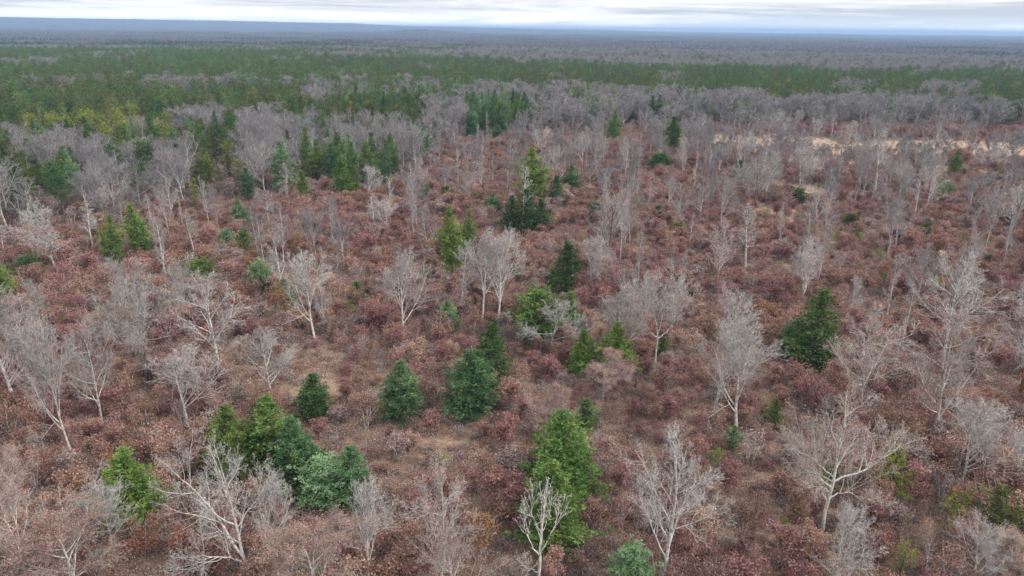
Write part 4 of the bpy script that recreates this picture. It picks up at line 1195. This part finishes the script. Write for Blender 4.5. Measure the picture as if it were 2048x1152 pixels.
# ------------------------------------------------------------------ the far plain, as patches of forest
def blob_crowns(name, n, size, frac_pine, seed, h0=13):
    r = np.random.default_rng(seed); g = Geo()
    for i in range(n):
        cx, cy = r.uniform(-size / 2, size / 2, 2); h = h0 * r.uniform(.75, 1.15)
        if r.random() < frac_pine:
            k_ = 46; zz = r.random(k_) ** .8; rad = 3.3 * (1.05 - zz) + .2; h *= 1.12
            a = r.uniform(0, 6.28, k_)
            C = np.stack([cx + rad * np.cos(a) * r.uniform(.5, 1, k_), cy + rad * np.sin(a) * r.uniform(.5, 1, k_), h * (.12 + .9 * zz)], 1)
            leaf_quads(g, C, 2.0, r, mi=1)
        else:
            k_ = 44; dv = r.normal(size=(k_, 3)); dv /= np.linalg.norm(dv, axis=1, keepdims=True); dv[:, 2] = np.abs(dv[:, 2]) * 1.0
            rd = r.uniform(.6, 1.0, k_)[:, None] * np.array([4.2, 4.2, h * .48])
            C = dv * rd + np.array([cx, cy, h * .52])
            leaf_quads(g, C, 1.5, r, mi=0, aspect=1.9)
    return bpy.data.objects.new(name, g.mesh(name, [M['farbare'], M['farpine']]))
M['farbare'] = leaf_mat('far_hardwood_twigs', [(.07, .066, .074), (.115, .108, .12), (.165, .157, .172)], .2, objvar=.12)
M['farpine'] = leaf_mat('far_pine_needles', [(.02, .04, .02), (.042, .075, .03), (.075, .12, .048)], .1, objvar=.15)
SZ = 90.0
pb_ = [blob_crowns('far_patch_bare_%d' % i, 130, SZ, .008, 501 + i) for i in range(3)]
pm_ = [blob_crowns('far_patch_mixed_%d' % i, 130, SZ, .3, 511 + i) for i in range(2)]
pp_ = [blob_crowns('far_patch_pine_%d' % i, 130, SZ, .93, 521 + i) for i in range(2)]
pts = []
rr_ = 1500.0 - SZ * .4
def ring_points(r0, r1, s):
    out = []
    ny = int((r1 * 1.05) / s)
    for j in range(0, ny):
        yy = j * s
        hx = min(r1, max(300, yy * 1.02) + s)
        xx = np.arange(-hx, hx, s)
        q = np.hypot(xx, yy); xx = xx[(q >= r0) & (q < r1)]
        for v in xx: out.append((v, yy))
    return np.array(out)
ptsA = ring_points(rr_, 9000, SZ); ptsB = ring_points(9000, 26000, SZ * 3)
for P_, s_ in ((ptsA, 1.0), (ptsB, 3.0)):
    P_ = P_ + rng.uniform(-SZ * .12, SZ * .12, P_.shape) * s_
    z_ = terrain(P_[:, 0], P_[:, 1])
    cls, px, pt, pb = stand_class(P_[:, 0], P_[:, 1], 13.0)
    nn_ = fnoise(P_[:, 0], P_[:, 1], 420, 91)
    for i in range(len(P_)):
        c = cls[i]; mix = nn_[i] + rng.normal() * .06
        if c in (1, 3): k_ = random.choice([5, 6, 5, 3])
        elif mix > .72: k_ = random.choice([3, 4])
        elif mix > .74: k_ = random.choice([5, 6])
        else: k_ = random.choice([0, 1, 2])
        if px[i] < 760 and 84 < pt[i] < 100 and rng.random() < .55: k_ = random.choice([3, 4, 5])
        if mix < .25 and px[i] < 1200: k_ = 4
        pts.append((P_[i, 0], P_[i, 1], z_[i], random.choice([0, 1.5708, 3.1416, 4.7124]), s_ * 1.04, 1.0 if s_ == 1 else 1.25, k_))
mass('far_forest', 'hazy purple-grey forest plain running to the horizon', pts, pb_ + pm_ + pp_)

# ------------------------------------------------------------------ the air
HZ = dict(x=43000.0, y0=-43000.0, y1=43000.0, z0=-1.0, z1=136.0)
v = [(sx_ * HZ['x'], yy, zz) for zz in (HZ['z0'], HZ['z1']) for yy in (HZ['y0'], HZ['y1']) for sx_ in (-1, 1)]
hm = bpy.data.meshes.new('haze'); hm.from_pydata(v, [], [(0, 2, 3, 1), (4, 5, 7, 6), (0, 1, 5, 4), (2, 6, 7, 3), (0, 4, 6, 2), (1, 3, 7, 5)]); hm.update()
ho = bpy.data.objects.new('haze', hm); link(ho); ho['kind'] = 'stuff'; ho['label'] = 'thin blue haze over the far forest'
m, n, l = new_mat('haze_air')
out = n.new('ShaderNodeOutputMaterial'); pv = n.new('ShaderNodeVolumePrincipled')
pv.inputs['Color'].default_value = (.29, .43, .65, 1)
pv.inputs['Density'].default_value = 1.25e-4
pv.inputs['Anisotropy'].default_value = .0
l.new(pv.outputs[0], out.inputs['Volume'])
hm.materials.append(m)
print('things', len(things), 'bare', len(bare_pts), 'pine', len(pine_pts), 'sap', len(sap_pts), 'under', len(x), 'far', len(pts))
